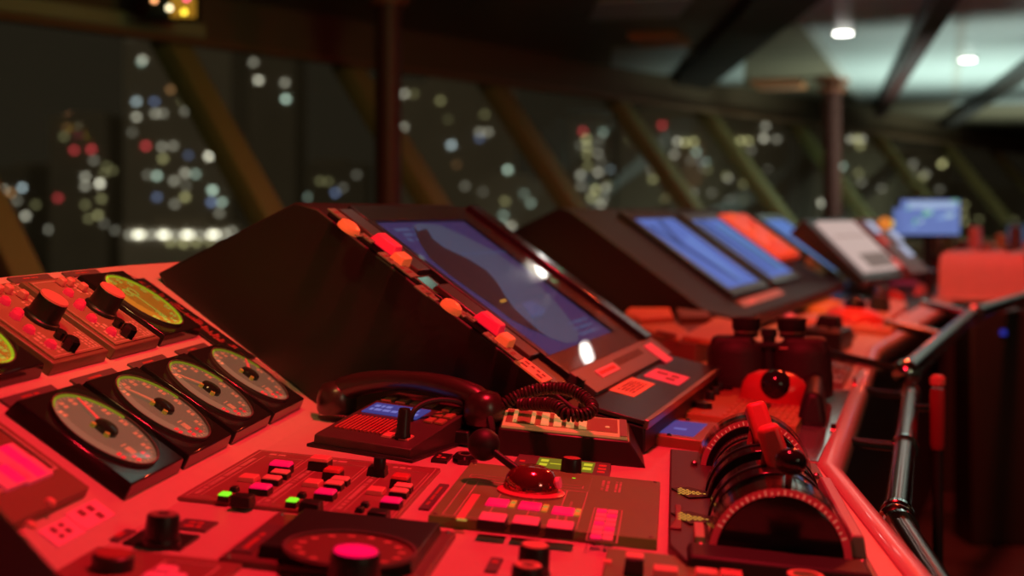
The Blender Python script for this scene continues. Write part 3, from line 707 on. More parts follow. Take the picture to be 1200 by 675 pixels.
for i in range(2):
    for jn in range(3): put(MB().box(RW*.76+i*RW*.11, RW*.85+i*RW*.11, SL*(.52+.15*jn), SL*(.62+.15*jn), 0, .003, t=.0006).build('round_key', mat('tan_key', (.4, .26, .12), .4), t, bevel=.0006))
for i in (0, 1): put(MB().box(RW*(.60+.18*i), RW*(.70+.18*i), SL*.1, SL*.2, 0, .002, t=.0005).build('lit_key', redbtn, t))
kx = RW*.80
k = MB().lathe([(.0095, .012), (.0095, .016), (.0082, .018), (.0075, .044), (.006, .047), (.0003, .048)], (kx, .028, .008), 24).build('upright_knob', blk, t)
# ------------------------------------------------------------------ handset and cradle
h0 = at_depth(390, 487, 1.80); h1 = at_depth(574, 487, 1.70)
hx_ = (h1-h0); HL = Vector((hx_.x, hx_.y)).length; hd = Vector((hx_.x, hx_.y, 0)).normalized()
HF = Fr(Vector((h0.x, h0.y, h0.z-.018)), Vector((hd.x, hd.y, 0)), Vector((-hd.y, hd.x, 0)), UP)
t = thing('handset_cradle', 'low black cradle under the telephone handset', 'cradle', HF)
MB().box(.02, HL-.012, -.034, .034, 0, .016, t=.003).build('cradle_base', blk, t, bevel=.002)
MB().box(.03, .05, -.024, .024, .016, .020, t=.002).build('cradle_rest', blk, t, bevel=.002); MB().box(HL-.05, HL-.03, -.024, .024, .016, .020, t=.002).build('cradle_rest', blk, t, bevel=.002)
t = thing('telephone_handset', 'large black telephone handset lying across its cradle before the monitor', 'handset', HF, 0, 0, .018)
hsm = mat('handset_plastic', (.035, .022, .02), .3, spec=.9)
pts = []; rs = []
for i in range(17):
    u = i/16; x = .006+(HL-.014)*u; z = .028+.024*math.sin(PI*u)**.6; pts.append((x, 0, z)); rs.append(.0125+.004*abs(2*u-1))
MB().tube(pts, rs, 16).build('handle', hsm, t)
for nm, xx in (('earpiece', .006), ('mouthpiece', HL-.008)):
    MB().lathe([(.0235, .004), (.026, .010), (.0265, .022), (.024, .034), (.018, .042), (.008, .0455), (.0003, .046)], (xx, 0, 0), 28).build(nm, hsm, t)
MB().tube([(HL+.006, -.014, .016), (HL+.012, -.022, .010), (HL+.016, -.026, .0)], .005, 10).build('cord_plug', rub, t)
# coiled cord
def spline(P, n):
    P = [Vector(p) for p in P]; out = []
    for i in range(len(P)-1):
        p0, p1, p2, p3 = P[max(i-1, 0)], P[i], P[i+1], P[min(i+2, len(P)-1)]
        for k in range(n):
            u = k/n; out.append(.5*((2*p1)+(p2-p0)*u+(2*p0-5*p1+4*p2-p3)*u*u+(3*p1-p0-3*p2+p3)*u**3))
    out.append(P[-1]); return out
cw = [(568, 500, 1.78), (576, 487, 1.77), (590, 474, 1.76), (612, 462, 1.75), (640, 455, 1.74), (668, 457, 1.72), (688, 469, 1.70), (694, 479, 1.68), (684, 486, 1.665), (664, 486, 1.66), (655, 478, 1.67), (640, 473, 1.69), (610, 474, 1.72)]
P = spline([at_depth(c[0], c[1], min(c[2]-.05, 1.70)) for c in cw], 60)
N = len(P); TW = 62; hel = []
nrm = Vector((0, 0, 1))
L_ = [0]
for i in range(1, N): L_.append(L_[-1]+(P[i]-P[i-1]).length)
seg = 1100; j_ = 0
for i in range(seg+1):
    s = L_[-1]*i/seg
    while j_ < N-2 and L_[j_+1] < s: j_ += 1
    u = (s-L_[j_])/max(1e-9, L_[j_+1]-L_[j_]); p = P[j_].lerp(P[j_+1], u); tt = (P[j_+1]-P[j_]).normalized()
    nrm = (nrm-tt*nrm.dot(tt)).normalized(); bn = tt.cross(nrm); a = 2*PI*TW*i/seg
    hel.append(p+(nrm*math.cos(a)+bn*math.sin(a))*.0062)
o = MB().tube(hel, .0021, 6).build('coiled_cord', mat('cord_rubber', (.05, .03, .03), .4)); tag(o, 'black coiled telephone cord looping over the keypad phone', 'cord')
# thin cable arching from the radio
cb_ = [(480, 503, 1.74), (483, 485, 1.74), (495, 474, 1.75), (515, 469, 1.76), (538, 472, 1.77), (550, 483, 1.78), (552, 496, 1.78)]
o = MB().tube(spline([at_depth(c[0], c[1], c[2]-.07) for c in cb_], 8), .0035, 8).build('cable', rub); tag(o, 'thin black cable arching from radio knob to the handset', 'cable')
# ------------------------------------------------------------------ keypad phone
k0 = D1.at(580, 533); k1 = D1.at(757, 549)
kx = Vector((k1[0]-k0[0], k1[1]-k0[1])); KW = kx.length; rot = math.atan2(kx.y, kx.x)
t = thing('keypad_phone', 'wedge-shaped black desk phone with cream keypad face', 'phone', D1, k0[0], k0[1], 0, rot)
KD, KH = .098, .034
MB().add([(0, 0, 0), (KW, 0, 0), (KW, KD, 0), (0, KD, 0), (.002, .006, KH*.92), (KW-.022, .006, KH*.86), (KW-.022, KD-.01, KH*1.15), (.002, KD-.01, KH*1.2)],
    [(3, 2, 1, 0), (4, 5, 6, 7), (0, 1, 5, 4), (1, 2, 6, 5), (2, 3, 7, 6), (3, 0, 4, 7)]).build('casing', mat('phone_black', (.035, .022, .022), .35, noise=.08), t, bevel=.002)
o_ = Vector((.002, .006, KH*.92)); ex = (Vector((KW-.022, .006, KH*.86))-o_); FWd = ex.length; ex.normalize(); ey = (Vector((.002, KD-.01, KH*1.2))-o_); FDp = ey.length; ey.normalize(); ez = ex.cross(ey).normalized(); ey = ez.cross(ex)
KF = Fr(o_, ex, ey, ez)
def kput(o): o.matrix_local = KF.M; return o
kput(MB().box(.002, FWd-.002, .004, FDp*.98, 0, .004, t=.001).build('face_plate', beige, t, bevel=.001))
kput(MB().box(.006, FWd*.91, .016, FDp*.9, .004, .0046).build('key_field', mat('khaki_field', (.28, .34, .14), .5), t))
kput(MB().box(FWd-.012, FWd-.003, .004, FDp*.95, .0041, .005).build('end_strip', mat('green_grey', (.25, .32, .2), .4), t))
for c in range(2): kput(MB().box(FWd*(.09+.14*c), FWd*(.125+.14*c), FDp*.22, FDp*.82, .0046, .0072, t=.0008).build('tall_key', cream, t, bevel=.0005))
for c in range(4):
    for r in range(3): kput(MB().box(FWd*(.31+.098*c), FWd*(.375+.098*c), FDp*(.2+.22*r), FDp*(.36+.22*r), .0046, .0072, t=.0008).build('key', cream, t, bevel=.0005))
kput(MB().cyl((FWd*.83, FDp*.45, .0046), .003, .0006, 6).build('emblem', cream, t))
# ------------------------------------------------------------------ monitor housings
housem = mat('housing_black', (.012, .018, .014), .5, noise=.1, scale=30)
scrbg = glow('screen_blue', (.040, .046, .165), 1.0)
scrpale = glow('screen_steel_blue', (.075, .115, .20), 1.0)
scrdark = glow('screen_dark_shape', (.022, .016, .022), 1.0)
scrline = glow('screen_lines', (.09, .14, .30), 1.0)
PROF = [(.44, -.034), (.44, 0), (.346, .0225), (-.013, .2765), (-.047, .285), (-.26, .185), (-.247, .166), (.0, .001), (.1, -.02)]
HOUSE_D = .625
hs = thing('monitor_housing', 'large black wedge-shaped monitor housing nearest the camera', 'monitor housing', M2)
MB().prism(PROF, 0, HOUSE_D, plane='xz').build('cabinet', housem, hs, bevel=.003)
def mfput(o): o.parent = hs; o.matrix_local = M2.I @ MF.M; return o
def poly_at(fr, pts, w): return [fr.at(a, b, w) for a, b in pts]
# bezel, screen
sx0, sx1, sy0, sy1 = MF.quad([(437, 258), (545, 257.7), (720, 388), (643, 416)], .012)
bx0, bx1 = MF.at(400, 243, .012)[0]-.004, MF.at(655, 447, .012)[0]
by0 = .068; by1 = .615
def mlput(o): o.parent = hs; o.matrix_local = M2.I @ ML.M; return o
def stripm(lst): pass
frame = MB()
frame.box(bx0, sx0, by0, by1, 0, .013).box(sx1, bx1, by0, by1, 0, .013).box(sx0, sx1, by0, sy0, 0, .013).box(sx0, sx1, sy1, by1, 0, .013)
mfput(frame.build('screen_frame', mat('dark_grey_frame', (.012, .018, .014), .35), bevel=.001))
scr = mfput(MB().box(sx0, sx1, sy0, sy1, .002, .008).build('screen', scrbg))
def spoly(name, pts, m, w=.0082, h=.0003):
    o = MB().prism(poly_at(MF, pts, w), w, w+h).build(name, m); o.parent = scr; return o
spoly('chart_oval', [(484, 264), (492, 262), (516, 264), (545, 277), (580, 295), (612, 318), (645, 347), (665, 371), (678, 390), (677, 400), (664, 402), (645, 396), (622, 384), (600, 366), (575, 344), (545, 320), (515, 296), (494, 277)], scrpale)
spoly('dark_ship_shape', [(484, 265), (489, 271), (500, 268), (507, 280), (520, 290), (548, 303), (570, 317), (582, 330), (592, 347), (603, 362), (616, 374), (632, 388), (640, 393), (622, 386), (600, 375), (578, 358), (556, 343), (528, 323), (504, 303), (492, 285)], scrdark, .0087)
for q in ([(516, 296), (523, 294), (575, 330), (640, 392), (634, 389), (570, 335)], ):
    pass
spoly('chart_line', [(540, 297), (605, 294), (606, 295), (541, 298)], scrline, .009)
spoly('chart_mark', [(612, 356), (622, 352), (640, 362), (636, 369), (624, 372)], scrline, .009)
spoly('chart_mark', [(585, 352), (592, 350), (594, 353), (588, 355)], goldtx, .0095)
mb = MB(); a = MF.at(452, 266, .009); 
mb.text(sx0+.012, sx0+.05, sy0+.05, sy0+.15, .0082, 3, 'y', 0); o = mb.build('screen_text', scrline); o.parent = scr
mb = MB().text(sx1-.05, sx1-.012, sy1-.16, sy1-.03, .0082, 3, 'y', 0); o = mb.build('screen_text', scrline); o.parent = scr
o = mfput(MB().box(bx0+.002, bx1-.006, by0+.003, by1-.06, .0132, .0150).build('cover_glass', gglass))
o = mfput(MB().box(bx0+.004, bx1, by1-.056, by1-.004, .013, .022, t=.002).build('right_frame_bar', mat('satin_grey_bar', (.02, .03, .024), .2, coat=.3), bevel=.002))
# bottom bezel strip
q = [MF.at(*p, .014) for p in ((655, 447), (745, 407), (770, 421), (690, 462))]
zx0, zx1 = bx1-.004, bx1+.042; zy0, zy1 = by0, by1
sb = mfput(MB().box(zx0, zx1, zy0, zy1, 0, .016).build('bottom_bezel', greym, bevel=.0012))
def child(mb, name, m, par, fr=MF, **kw):
    o = mb.build(name, m, par, **kw); return o
lx0, lx1, ly0, ly1 = MF.quad([(698, 434), (718, 425), (727, 433), (704, 444)], .016)
child(MB().box(lx0, lx1, ly0, ly1, .016, .017).text(lx0+.002, lx1-.002, ly0+.008, ly1-.008, .017, 1, 'y', 1, dens=1), 'brand_label', [paper, mat('brand_red', (.6, .05, .05), .5)], sb)
vx0, vx1, vy0, vy1 = MF.quad([(718, 419), (752, 409), (757, 416), (722, 427)], .016)
mb = MB()
for i in range(11): y = vy0+(vy1-vy0)*i/11; mb.box(vx0, vx1, y, y+(vy1-vy0)/22, .0158, .0166)
child(mb, 'vent_slots', rub, sb)
x, y = MF.at(680, 445, .016); child(MB().cb(x, y, .016, .012, .014, .003), 'power_button', blk, sb, bevel=.0006)
# lower black plate with edge trim and stickers
mlput(MB().box(-.090, .0, .0, HOUSE_D, 0, .006).build('lower_plate', mat('lower_plate_black', (.022, .03, .026), .3), bevel=.001))
mlput(MB().box(-.003, .004, .0, HOUSE_D, -.004, .008).build('edge_trim', dsteel, bevel=.001))
def sticker(pts, m, w, rows=3, ax='y', nm='paper_sticker'):
    a0, a1, b0, b1 = ML.quad(pts, w)
    mb = MB().box(a0, a1, b0, b1, w, w+.0008).text(a0+(a1-a0)*.15, a1-(a1-a0)*.15, b0+(b1-b0)*.15, b1-(b1-b0)*.15, w+.0008, rows, ax, 1)
    return mlput(mb.build(nm, [m, inkd]))
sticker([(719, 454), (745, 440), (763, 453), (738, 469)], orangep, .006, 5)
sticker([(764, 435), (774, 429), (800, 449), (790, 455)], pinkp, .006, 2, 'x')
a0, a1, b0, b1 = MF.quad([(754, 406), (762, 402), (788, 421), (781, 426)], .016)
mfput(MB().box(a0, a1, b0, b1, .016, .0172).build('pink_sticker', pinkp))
# left button strip
S0 = MF.at(374, 247, .01); S1 = MF.at(640, 449, .01)
px0, px1 = S0[0], S1[0]; py0, py1 = .010, by0-.002
mfput(MB().box(px0-.005, px1+.03, .002, py1, 0, .006).build('strip_plate', mat('strip_black', (.011, .014, .012), .3), bevel=.001))
def stripmod(pA, pB):
    a = MF.at(*pA, .01)[0]; b = MF.at(*pB, .01)[0]
    return mfput(MB().box(a, b, py0, py1-.006, .006, .014, t=.002).build('switch_module', mat('dark_red_module', (.045, .03, .024), .28), bevel=.0015))
stripmod((372, 246), (478, 322)); stripmod((490, 338), (612, 425))
sm = (py0+py1-.006)/2
def sbtn(px, py, lx, ly, h, m, nm, oval=False, taper=.002):
    x, y = MF.at(px, py, .014+h*.7)
    if oval: return mfput(MB().lathe([(.5, 0), (.5, h*.5), (.4, h*.85), (.2, h), (.0005, h*1.02)], (0, 0, 0), 28).build(nm, m)), x, y, lx, ly
    return mfput(MB().box(x-lx/2, x+lx/2, y-ly/2, y+ly/2, .012, .014+h, t=taper).build(nm, m, bevel=.002, seg=3))
for px, py, lx, ly in ((411, 264, .032, .033), (531, 357, .030, .031)):
    x, y = MF.at(px, py, .020)
    mfput(MB().lathe([(.0185, 0), (.0185, .004), (.016, .009), (.009, .012), (.0003, .013)], (x, y, .012), 32, 0, lx/.037, ly/.037).build('orange_lamp_button', orgbtn))
for px, py in ((456, 283), (577, 375)): sbtn(px, py, .042, .034, .012, crimbtn, 'crimson_button', taper=.005)
for px, py in ((472, 301), (594, 396)): sbtn(px, py, .022, .036, .012, orgbtn, 'orange_rocker', taper=.003)
tagm = mat('olive_tag', (.16, .3, .16), .5)
for px, py, lx, ly in ((397, 252, .028, .03), (418, 274, .014, .03), (430, 279, .02, .02), (455, 303, .026, .032), (476, 317, .03, .036), (497, 341, .022, .036), (506, 348, .016, .024), (541, 367, .016, .03), (551, 372, .018, .02), (576, 396, .022, .03), (598, 412, .034, .036)):
    x, y = MF.at(px, py, .0145)
    ly *= .8; mfput(MB().box(x-lx/2, x+lx/2, y-ly/2, y+ly/2, .014, .0156).text(x-lx*.3, x+lx*.3, y-ly*.35, y+ly*.35, .0156, 2, 'y', 1).build('legend_tag', [tagm, inkd]))
x, y = MF.at(486, 334, .007); x2 = MF.at(497, 343, .007)[0]
mfput(MB().box(x-.014, x+.022, .004, py1-.004, .006, .0068).build('bare_steel_strip', mat('mirror_strip', (.5, .55, .5), .12, metal=1)))
a0, a1, b0, b1 = MF.quad([(602, 424), (612, 420), (648, 444), (636, 449)], .007)
mfput(MB().box(a0, a1, b0, b1, .006, .0085).text(a0+.006, a1-.006, b0+.005, b1-.005, .0085, 2, 'x', 1).build('orange_label', [orangep, inkd]))
# ------------------------------------------------------------------ far housing with monitors
h3 = thing('monitor_housing', 'long black wedge-shaped monitor housing behind the nearest one', 'monitor housing', M3)
HL3 = 2.05
MB().prism(PROF, 0, HL3, plane='xz').build('cabinet', housem, h3, bevel=.003)
blue2 = glow('far_screen_blue', (.085, .15, .46), 1.0); blue3 = glow('far_screen_pale', (.13, .24, .58), 1.0); dark3 = glow('far_screen_navy', (.03, .06, .19), 1.0)
def farmon(pts, lab, streaks, base=blue2, w=.012, fr=MF3, extra=(.035, .03, .05, .03), cat='monitor'):
    x0, x1, y0, y1 = fr.quad(pts, w)
    t = thing('monitor', lab, cat, fr, 0, 0, .0015, group='sloping monitors in the far housing')
    l, r, b, tt = extra
    mb = MB(); mb.box(x0-l, x0, y0-b, y1+tt, 0, .014).box(x1, x1+r, y0-b, y1+tt, 0, .014).box(x0, x1, y0-b, y0, 0, .014).box(x0, x1, y1, y1+tt, 0, .014)
    mb.build('screen_frame', mat('brown_black_frame', (.035, .03, .022), .3), t, bevel=.001)
    s = MB().box(x0, x1, y0, y1, 0, w-.001).build('screen', base, t)
    for (a, b_, c, d, m) in streaks:
        MB().prism([(x0+(x1-x0)*a, y0+(y1-y0)*b_), (x0+(x1-x0)*c, y0+(y1-y0)*d), (x0+(x1-x0)*c, y0+(y1-y0)*(d+.12)), (x0+(x1-x0)*a, y0+(y1-y0)*(b_+.12))], w-.001, w-.0006).build('screen_graphic', m, s)
    return t, (x0, x1, y0, y1)
farmon([(743, 256), (792, 257), (888, 330), (852, 339)], 'first blue sloping monitor of the far housing', [(.1, .1, .95, .45, dark3), (.3, .6, .95, .5, blue3), (.02, .5, .4, .25, dark3)])
farmon([(812, 257), (845, 258), (927, 318), (901, 328)], 'second blue sloping monitor, left of the red panel', [(.0, .25, .9, .55, dark3), (.1, .6, .9, .75, glow('far_teal', (.07, .22, .35), 1)), (.05, .05, .95, .1, dark3)])
farmon([(897, 257), (921, 258), (994, 312), (974, 318)], 'third blue sloping monitor, right of the red panel', [(.5, .2, .98, .5, blue3)], base=glow('far_screen_blue2', (.09, .18, .5), 1))
x0, x1, y0, y1 = MF3.quad([(845, 250), (870, 251), (940, 296), (915, 305)], .02)
t = thing('switch_panel', 'bright red sloping switch panel between the far blue monitors', 'switch panel', MF3, 0, 0, .0015)
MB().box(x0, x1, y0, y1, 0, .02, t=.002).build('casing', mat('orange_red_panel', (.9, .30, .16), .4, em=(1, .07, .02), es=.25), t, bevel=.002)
for i in range(6):
    xx = x0+(x1-x0)*(i+.5)/6; MB().cb(xx, y0+(y1-y0)*(.3+.4*(i % 2)), .02, .03, .05, .012, 0, .003).build('switch_button', (orgbtn, redbtn, orangep)[i % 3], t, bevel=.002)
# lower bezel bar and stickers of the first far monitor
x0, x1, y0, y1 = MF3.quad([(866, 353), (912, 337), (920, 346), (874, 362)], .016)
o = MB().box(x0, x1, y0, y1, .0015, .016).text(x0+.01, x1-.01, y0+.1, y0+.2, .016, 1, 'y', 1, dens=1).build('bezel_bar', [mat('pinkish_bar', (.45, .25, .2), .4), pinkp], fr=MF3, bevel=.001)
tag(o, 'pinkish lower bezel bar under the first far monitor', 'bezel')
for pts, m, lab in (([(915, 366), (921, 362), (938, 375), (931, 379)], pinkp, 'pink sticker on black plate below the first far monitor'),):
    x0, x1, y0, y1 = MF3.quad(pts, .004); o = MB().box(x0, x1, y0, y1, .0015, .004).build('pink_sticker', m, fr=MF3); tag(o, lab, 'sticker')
# document screen and lamp panel further along
q = [(967, 259), (1011, 258.5), (1044, 313.5), (1007, 318)]
bl = on_z(*q[3], .045); 
MF4 = slope_frame(bl, TH4, rad(44))
bl = Vector((bl.x, bl.y, .045))
wv = MF4.at(*q[1]); x0, x1, y0, y1 = MF4.quad(q)
t = thing('document_screen', 'pale pinkish lit document screen right of the blue monitors', 'monitor', MF4)
MB().prism([(x1+.04, -.015), (x0-.03, -.015), (x0-.03, -.10), (x1+.04, -.05)], y0-.08, y1+.004, plane='xz').build('casing', blk, t, bevel=.003)
s = MB().box(x0, x1, y0, y1, -.016, 0).build('screen', glow('document_white', (.55, .40, .36), 1), t)
MB().box(x0+(x1-x0)*.68, x0+(x1-x0)*.96, y0+(y1-y0)*.2, y0+(y1-y0)*.95, 0, .0005).build('grey_window', glow('document_grey', (.2, .14, .12), 1), s)
MB().box(x0+(x1-x0)*.3, x0+(x1-x0)*.34, y0+(y1-y0)*.05, y0+(y1-y0)*.95, 0, .0005).build('ruled_line', glow('document_line', (.38, .25, .22), 1), s)
q = [(1014, 256), (1036, 256), (1072, 308), (1050, 313)]
x0, x1, y0, y1 = MF4.quad(q)
t = thing('lamp_panel', 'dark red sloping panel with three white lit windows beside document screen', 'lamp panel', MF4)
MB().box(x0, x1+.05, y0, y1, -.05, 0).build('casing', mat('maroon_panel', (.16, .05, .04), .4), t, bevel=.002)
for px, py in ((1024, 266), (1050, 276), (1062, 293)):
    x, y = MF4.at(px, py, .003); MB().cb(x, y, 0, .075, .085, .006, 0, .004).build('white_window', glow('cold_white', (.42, .46, .62), 1), t, bevel=.002)
for px, py in ((1036, 281), (1052, 308)):
    x, y = MF4.at(px, py, .003); MB().cb(x, y, 0, .06, .07, .006, 0, .004).build('red_window', redbtn, t, bevel=.002)
x, y = MF4.at(1037, 262, .02); MB().ball((x, y, .02), .03, 16).build('amber_lamp', glow('amber_lamp_glow', (.7, .2, .03), 1), t); x, y = MF4.at(1043, 262, .02); MB().ball((x, y, .02), .02, 16).build('yellow_lamp', glow('yellow_lamp_glow', (.6, .5, .05), 1), t)
# upright chart display
p = at_depth(1088, 300, 7.2); th = 3
t = thing('chart_display', 'upright pale blue chart display on a short stand at far right', 'monitor', Fr(p, vdir(th), hdir(th), UP))
sc_ = 7.2/1600
MB().box(-34*sc_, 38*sc_, 0, .06, 22*sc_, 68*sc_).build('casing', blk, t, bevel=.006)
s = MB().box(-32*sc_, 36*sc_, -.004, 0, 25*sc_, 66*sc_).build('screen', glow('chart_blue', (.13, .19, .46), 1), t)
MB().box(-38*sc_, -33*sc_, -.02, .05, 25*sc_, 56*sc_).build('side_screen', glow('chart_side', (.11, .16, .40), 1), t)
rg = random.Random(11)
for i in range(14):
    x, z = rg.uniform(-26, 28), rg.uniform(34, 62); a, b = rg.uniform(2, 8), rg.uniform(2, 5)
    m = glow(('chart_green', 'chart_white', 'chart_mid')[i % 3], ((.12, .45, .2), (.35, .5, .6), (.2, .32, .6))[i % 3], 1)
    MB().prism([(sc_*(x-a), sc_*(z-b)), (sc_*(x+a*.6), sc_*(z-b*.6)), (sc_*(x+a), sc_*(z+b)), (sc_*(x-a*.4), sc_*(z+b*.8))], -.0048, -.004, plane='xz').build('chart_patch', m, s)
MB().box(-24*sc_, 32*sc_, -.0052, -.0042, 56*sc_, 64*sc_).build('bright_header', glow('chart_header', (.32, .42, .62), 1), s)
MB().box(-.02, .03, .02, .05, -.2, 24*sc_).build('stand', blk, t)
MB().box(-.09, .09, -.03, .1, -.22, -.2).build('stand_foot', blk, t, bevel=.004)
# ------------------------------------------------------------------ engine telegraph
tgx, tgy = D1.at(913, 664, 0)
t = thing('engine_telegraph', 'black twin-lever engine telegraph with red-lit arc scale at the desk edge', 'engine telegraph', D1, tgx, tgy, 0)
def TL(px, py, w=0): return loc(D1, px, py, tgx, tgy, w)
RT = .065; TLEN = .49
MB().prism([(-.086, -.05), (.082, -.05), (.082, .02), (.082, TLEN), (-.100, TLEN), (-.100, .0)], 0, .010).build('base_plate', mat('telegraph_base', (.07, .055, .05), .4), t, bevel=.002)
MB().box(-.086, .078, -.060, -.004, .0, .016, t=.004).build('front_block', blkm, t, bevel=.003)
ZC = .006
def arcpoly(r, n=30, zmin=.004):
    a0 = math.asin(min(.99, (zmin-ZC)/r)); return [(r*math.cos(a0+(PI-2*a0)*i/n), ZC+r*math.sin(a0+(PI-2*a0)*i/n)) for i in range(n+1)]
def arcring(mb, r0, r1, y0, y1, m=0, n=36, zmin=.004):
    a0 = math.asin((zmin-ZC)/r1); vs = []
    for i in range(n+1):
        a = a0+(PI-2*a0)*i/n; c, s = math.cos(a), math.sin(a)
        vs += [(r0*c, y0, ZC+r0*s), (r1*c, y0, ZC+r1*s), (r1*c, y1, ZC+r1*s), (r0*c, y1, ZC+r0*s)]
    fs = [(4*i+k, 4*i+4+k, 4*i+4+(k+1) % 4, 4*i+(k+1) % 4) for i in range(n) for k in range(4)] + [(0, 1, 2, 3), tuple(4*n+k for k in (3, 2, 1, 0))]
    return mb.add(vs, fs, m)
def scale(y0, front, R=RT):
    MB().prism(arcpoly(R*.88), y0, y0+.045, plane='xz').build('cheek', gloss, t, bevel=.001)
    arcring(MB(), R*.885, R*.985, y0+.002, y0+.003).build('scale_band', mat('red_scale_band', (.5, .07, .07), .4, em=(1, .015, .025), es=.22), t)
    mk = MB()
    for i in range(25):
        a = rad(24+132*i/24); c, s = math.cos(a), math.sin(a); L = .10 if i % 3 == 0 else .06
        n = Vector((c, 0, s)); tt = Vector((-s, 0, c))*.0007; C = Vector((0, y0+.0012, ZC))
        vs = [C+n*R*.895-tt, C+n*R*.895+tt, C+n*R*(.89+L*.75)+tt, C+n*R*(.89+L*.75)-tt]; d = Vector((0, .0009, 0))
        mk.add(vs+[v+d for v in vs], [(0, 1, 2, 3), (7, 6, 5, 4), (0, 4, 5, 1), (1, 5, 6, 2), (2, 6, 7, 3), (3, 7, 4, 0)])
    mk.build('scale_ticks', mat('scale_print', (.95, .5, .4), .4, em=(1, .2, .12), es=.4), t)
    arcring(MB(), R*.985, R*1.035, y0+.0, y0+.045).build('clear_arc', acryl, t)
    arcring(MB(), R*.95, R*.983, y0+.004, y0+.045).build('arc_band', mat('smoked_band', (.16, .10, .07), .2, metal=.6), t)
    for s_ in (-1, 1): MB().lathe([(.004, 0), (.004, .004), (.002, .006), (.0003, .0065)], (s_*RT*1.1, y0-.008, .010), 12).build('screw', dsteel, t)
scale(0.0, True)
scale(.40, False, RT*1.0)
def drum(y0, y1, R):
    MB().prism(arcpoly(R), y0, y1, plane='xz').build('drum', gloss, t, bevel=.0015)
    arcring(MB(), R*1.0, R*1.02, (y0+y1)/2-.004, (y0+y1)/2+.004).build('drum_rib', blk, t)
drum(.095, .165, RT*.93); drum(.215, .285, RT*.93)
drum(.32, .385, RT*.8)
# lit diamond plates with gold print on the left of the drums
for py_, yy in ((594, .09), (549, .21)):
    o = MB().prism([(-.098, yy+.03), (-.080, yy+.045), (-.058, yy+.03), (-.058, yy+.005), (-.080, yy-.01)], .0102, .0118); o.build('lit_plate', rub, t)
    gm = MB()
    for r in range(6):
        for c in range(7-abs(2-r)*2 if r < 3 else 7-(r-2)*2):
            gm.cb(-.090+.0045*c+.002*(r % 2), yy+.004+.0058*r, .0118, .0028, .0026, .0003)
    gm.build('gold_print', goldtx, t)
MB().box(-.077, -.068, -.002, .055, .010, .020).build('green_strip', mat('pale_green_plastic', (.45, .6, .3), .35), t, bevel=.001)
MB().prism([(-.100, .055), (-.094, .095), (-.094, .16), (-.088, .16), (-.088, .055)], 0, .012).build('side_guard', mat('dark_red_guard', (.2, .05, .05), .4), t, bevel=.001)
# levers
iT = t.matrix_world.inverted()
def lever(base, gpx, gpy, D, gm, tall, lean=0., name='lever_grip', thick=.0125):
    top = iT @ at_depth(gpx, gpy, D)
    b = Vector(base); ax = (top-b).normalized()
    for dx in (-.007, .007): MB().tube([b+Vector((dx, 0, 0)), top+Vector((dx, 0, 0))-ax*.006], .004, 10).build('lever_rod', mat('dark_red_rod', (.22, .05, .045), .3), t)
    X = Vector((1, 0, 0)); Y = ax.cross(X).normalized(); X = Y.cross(ax)
    F = Fr(top, X, Y, ax)
    g = MB().box(-thick, thick, -.013, .013, -.024, tall, t=.001).build(name, gm, t, bevel=.0065, seg=4)
    g.matrix_local = F.M @ Matrix.Rotation(rad(-26), 4, 'Y'); return g
gripm = mat('red_grip', (.78, .10, .10), .42, noise=.04)
lever((-.014, .25, .03), 891, 497, 1.50, gripm, .024)
lever((-.006, .13, .03), 907, 525, 1.36, gripm, .024)
b = Vector((.004, .02, ZC+RT*.99)); top = iT @ at_depth(927, 541, 1.24)
MB().tube([b, top], .0036, 12).build('lever_rod', mat('red_rod', (.5, .07, .06), .3), t)
MB().ball(top, .0128, 28, 0, 1.15, 1.0, .95).build('ball_knob', gloss, t)
MB().box(.060, .080, .02, .30, .010, .030, t=.004).build('side_rail', mat('grey_side_rail', (.35, .33, .28), .3), t, bevel=.002)
# key panel in front of the telegraph
x0, x1, y0, y1 = D1.quad([(712, 652), (860, 664), (860, 700), (700, 690)])
cx, cy = (x0+x1)/2, (y0+y1)/2; hx, hy = (x1-x0)/2, (y1-y0)/2
t = thing('key_panel', 'olive key panel with red lit keys at the bottom right edge', 'key panel', D1, cx, cy, 0)
MB().box(-hx, hx, -hy, hy, 0, .006, t=.001).build('face_plate', olive, t, bevel=.0006)
def KL(px, py, w): return loc(D1, px, py, cx, cy, w)
for px, py, sx in ((780, 668, .022), (828, 671, .020), (857, 673, .020)):
    x, y = KL(px, py, .010); MB().cb(x, y, .006, sx, .02, .006, 0, .001).build('lit_key', redbtn, t, bevel=.0006)
x, y = KL(712, 657, .007); MB().cb(x, y, .006, .007, .012, .001).build('red_tag', redbtn, t)
x, y = KL(744, 652, .02); k = MB().cb(x, y-.004, .006, .017, .018, .014, 0, .001).build('guarded_switch', blk, t, bevel=.001); MB().cb(x, y, .02, .015, .016, .0015).build('switch_cap', capsal, k, bevel=.0005)
# ring knob at the frame bottom, on the front of the telegraph
x, y = D1.at(943, 674, .02)
t = thing('rotary_knob', 'hollow ring-topped knob cut by the bottom edge before the telegraph', 'knob', D1, x, y-.006, 0)
MB().lathe([(.016, 0), (.016, .018), (.0145, .021), (.0003, .021)], (0, 0, 0), 32).build('knob_body', blk, t)
MB().ring(0, 0, .0208, .0222, .011, .0148, 32).build('cap_ring', capred, t)

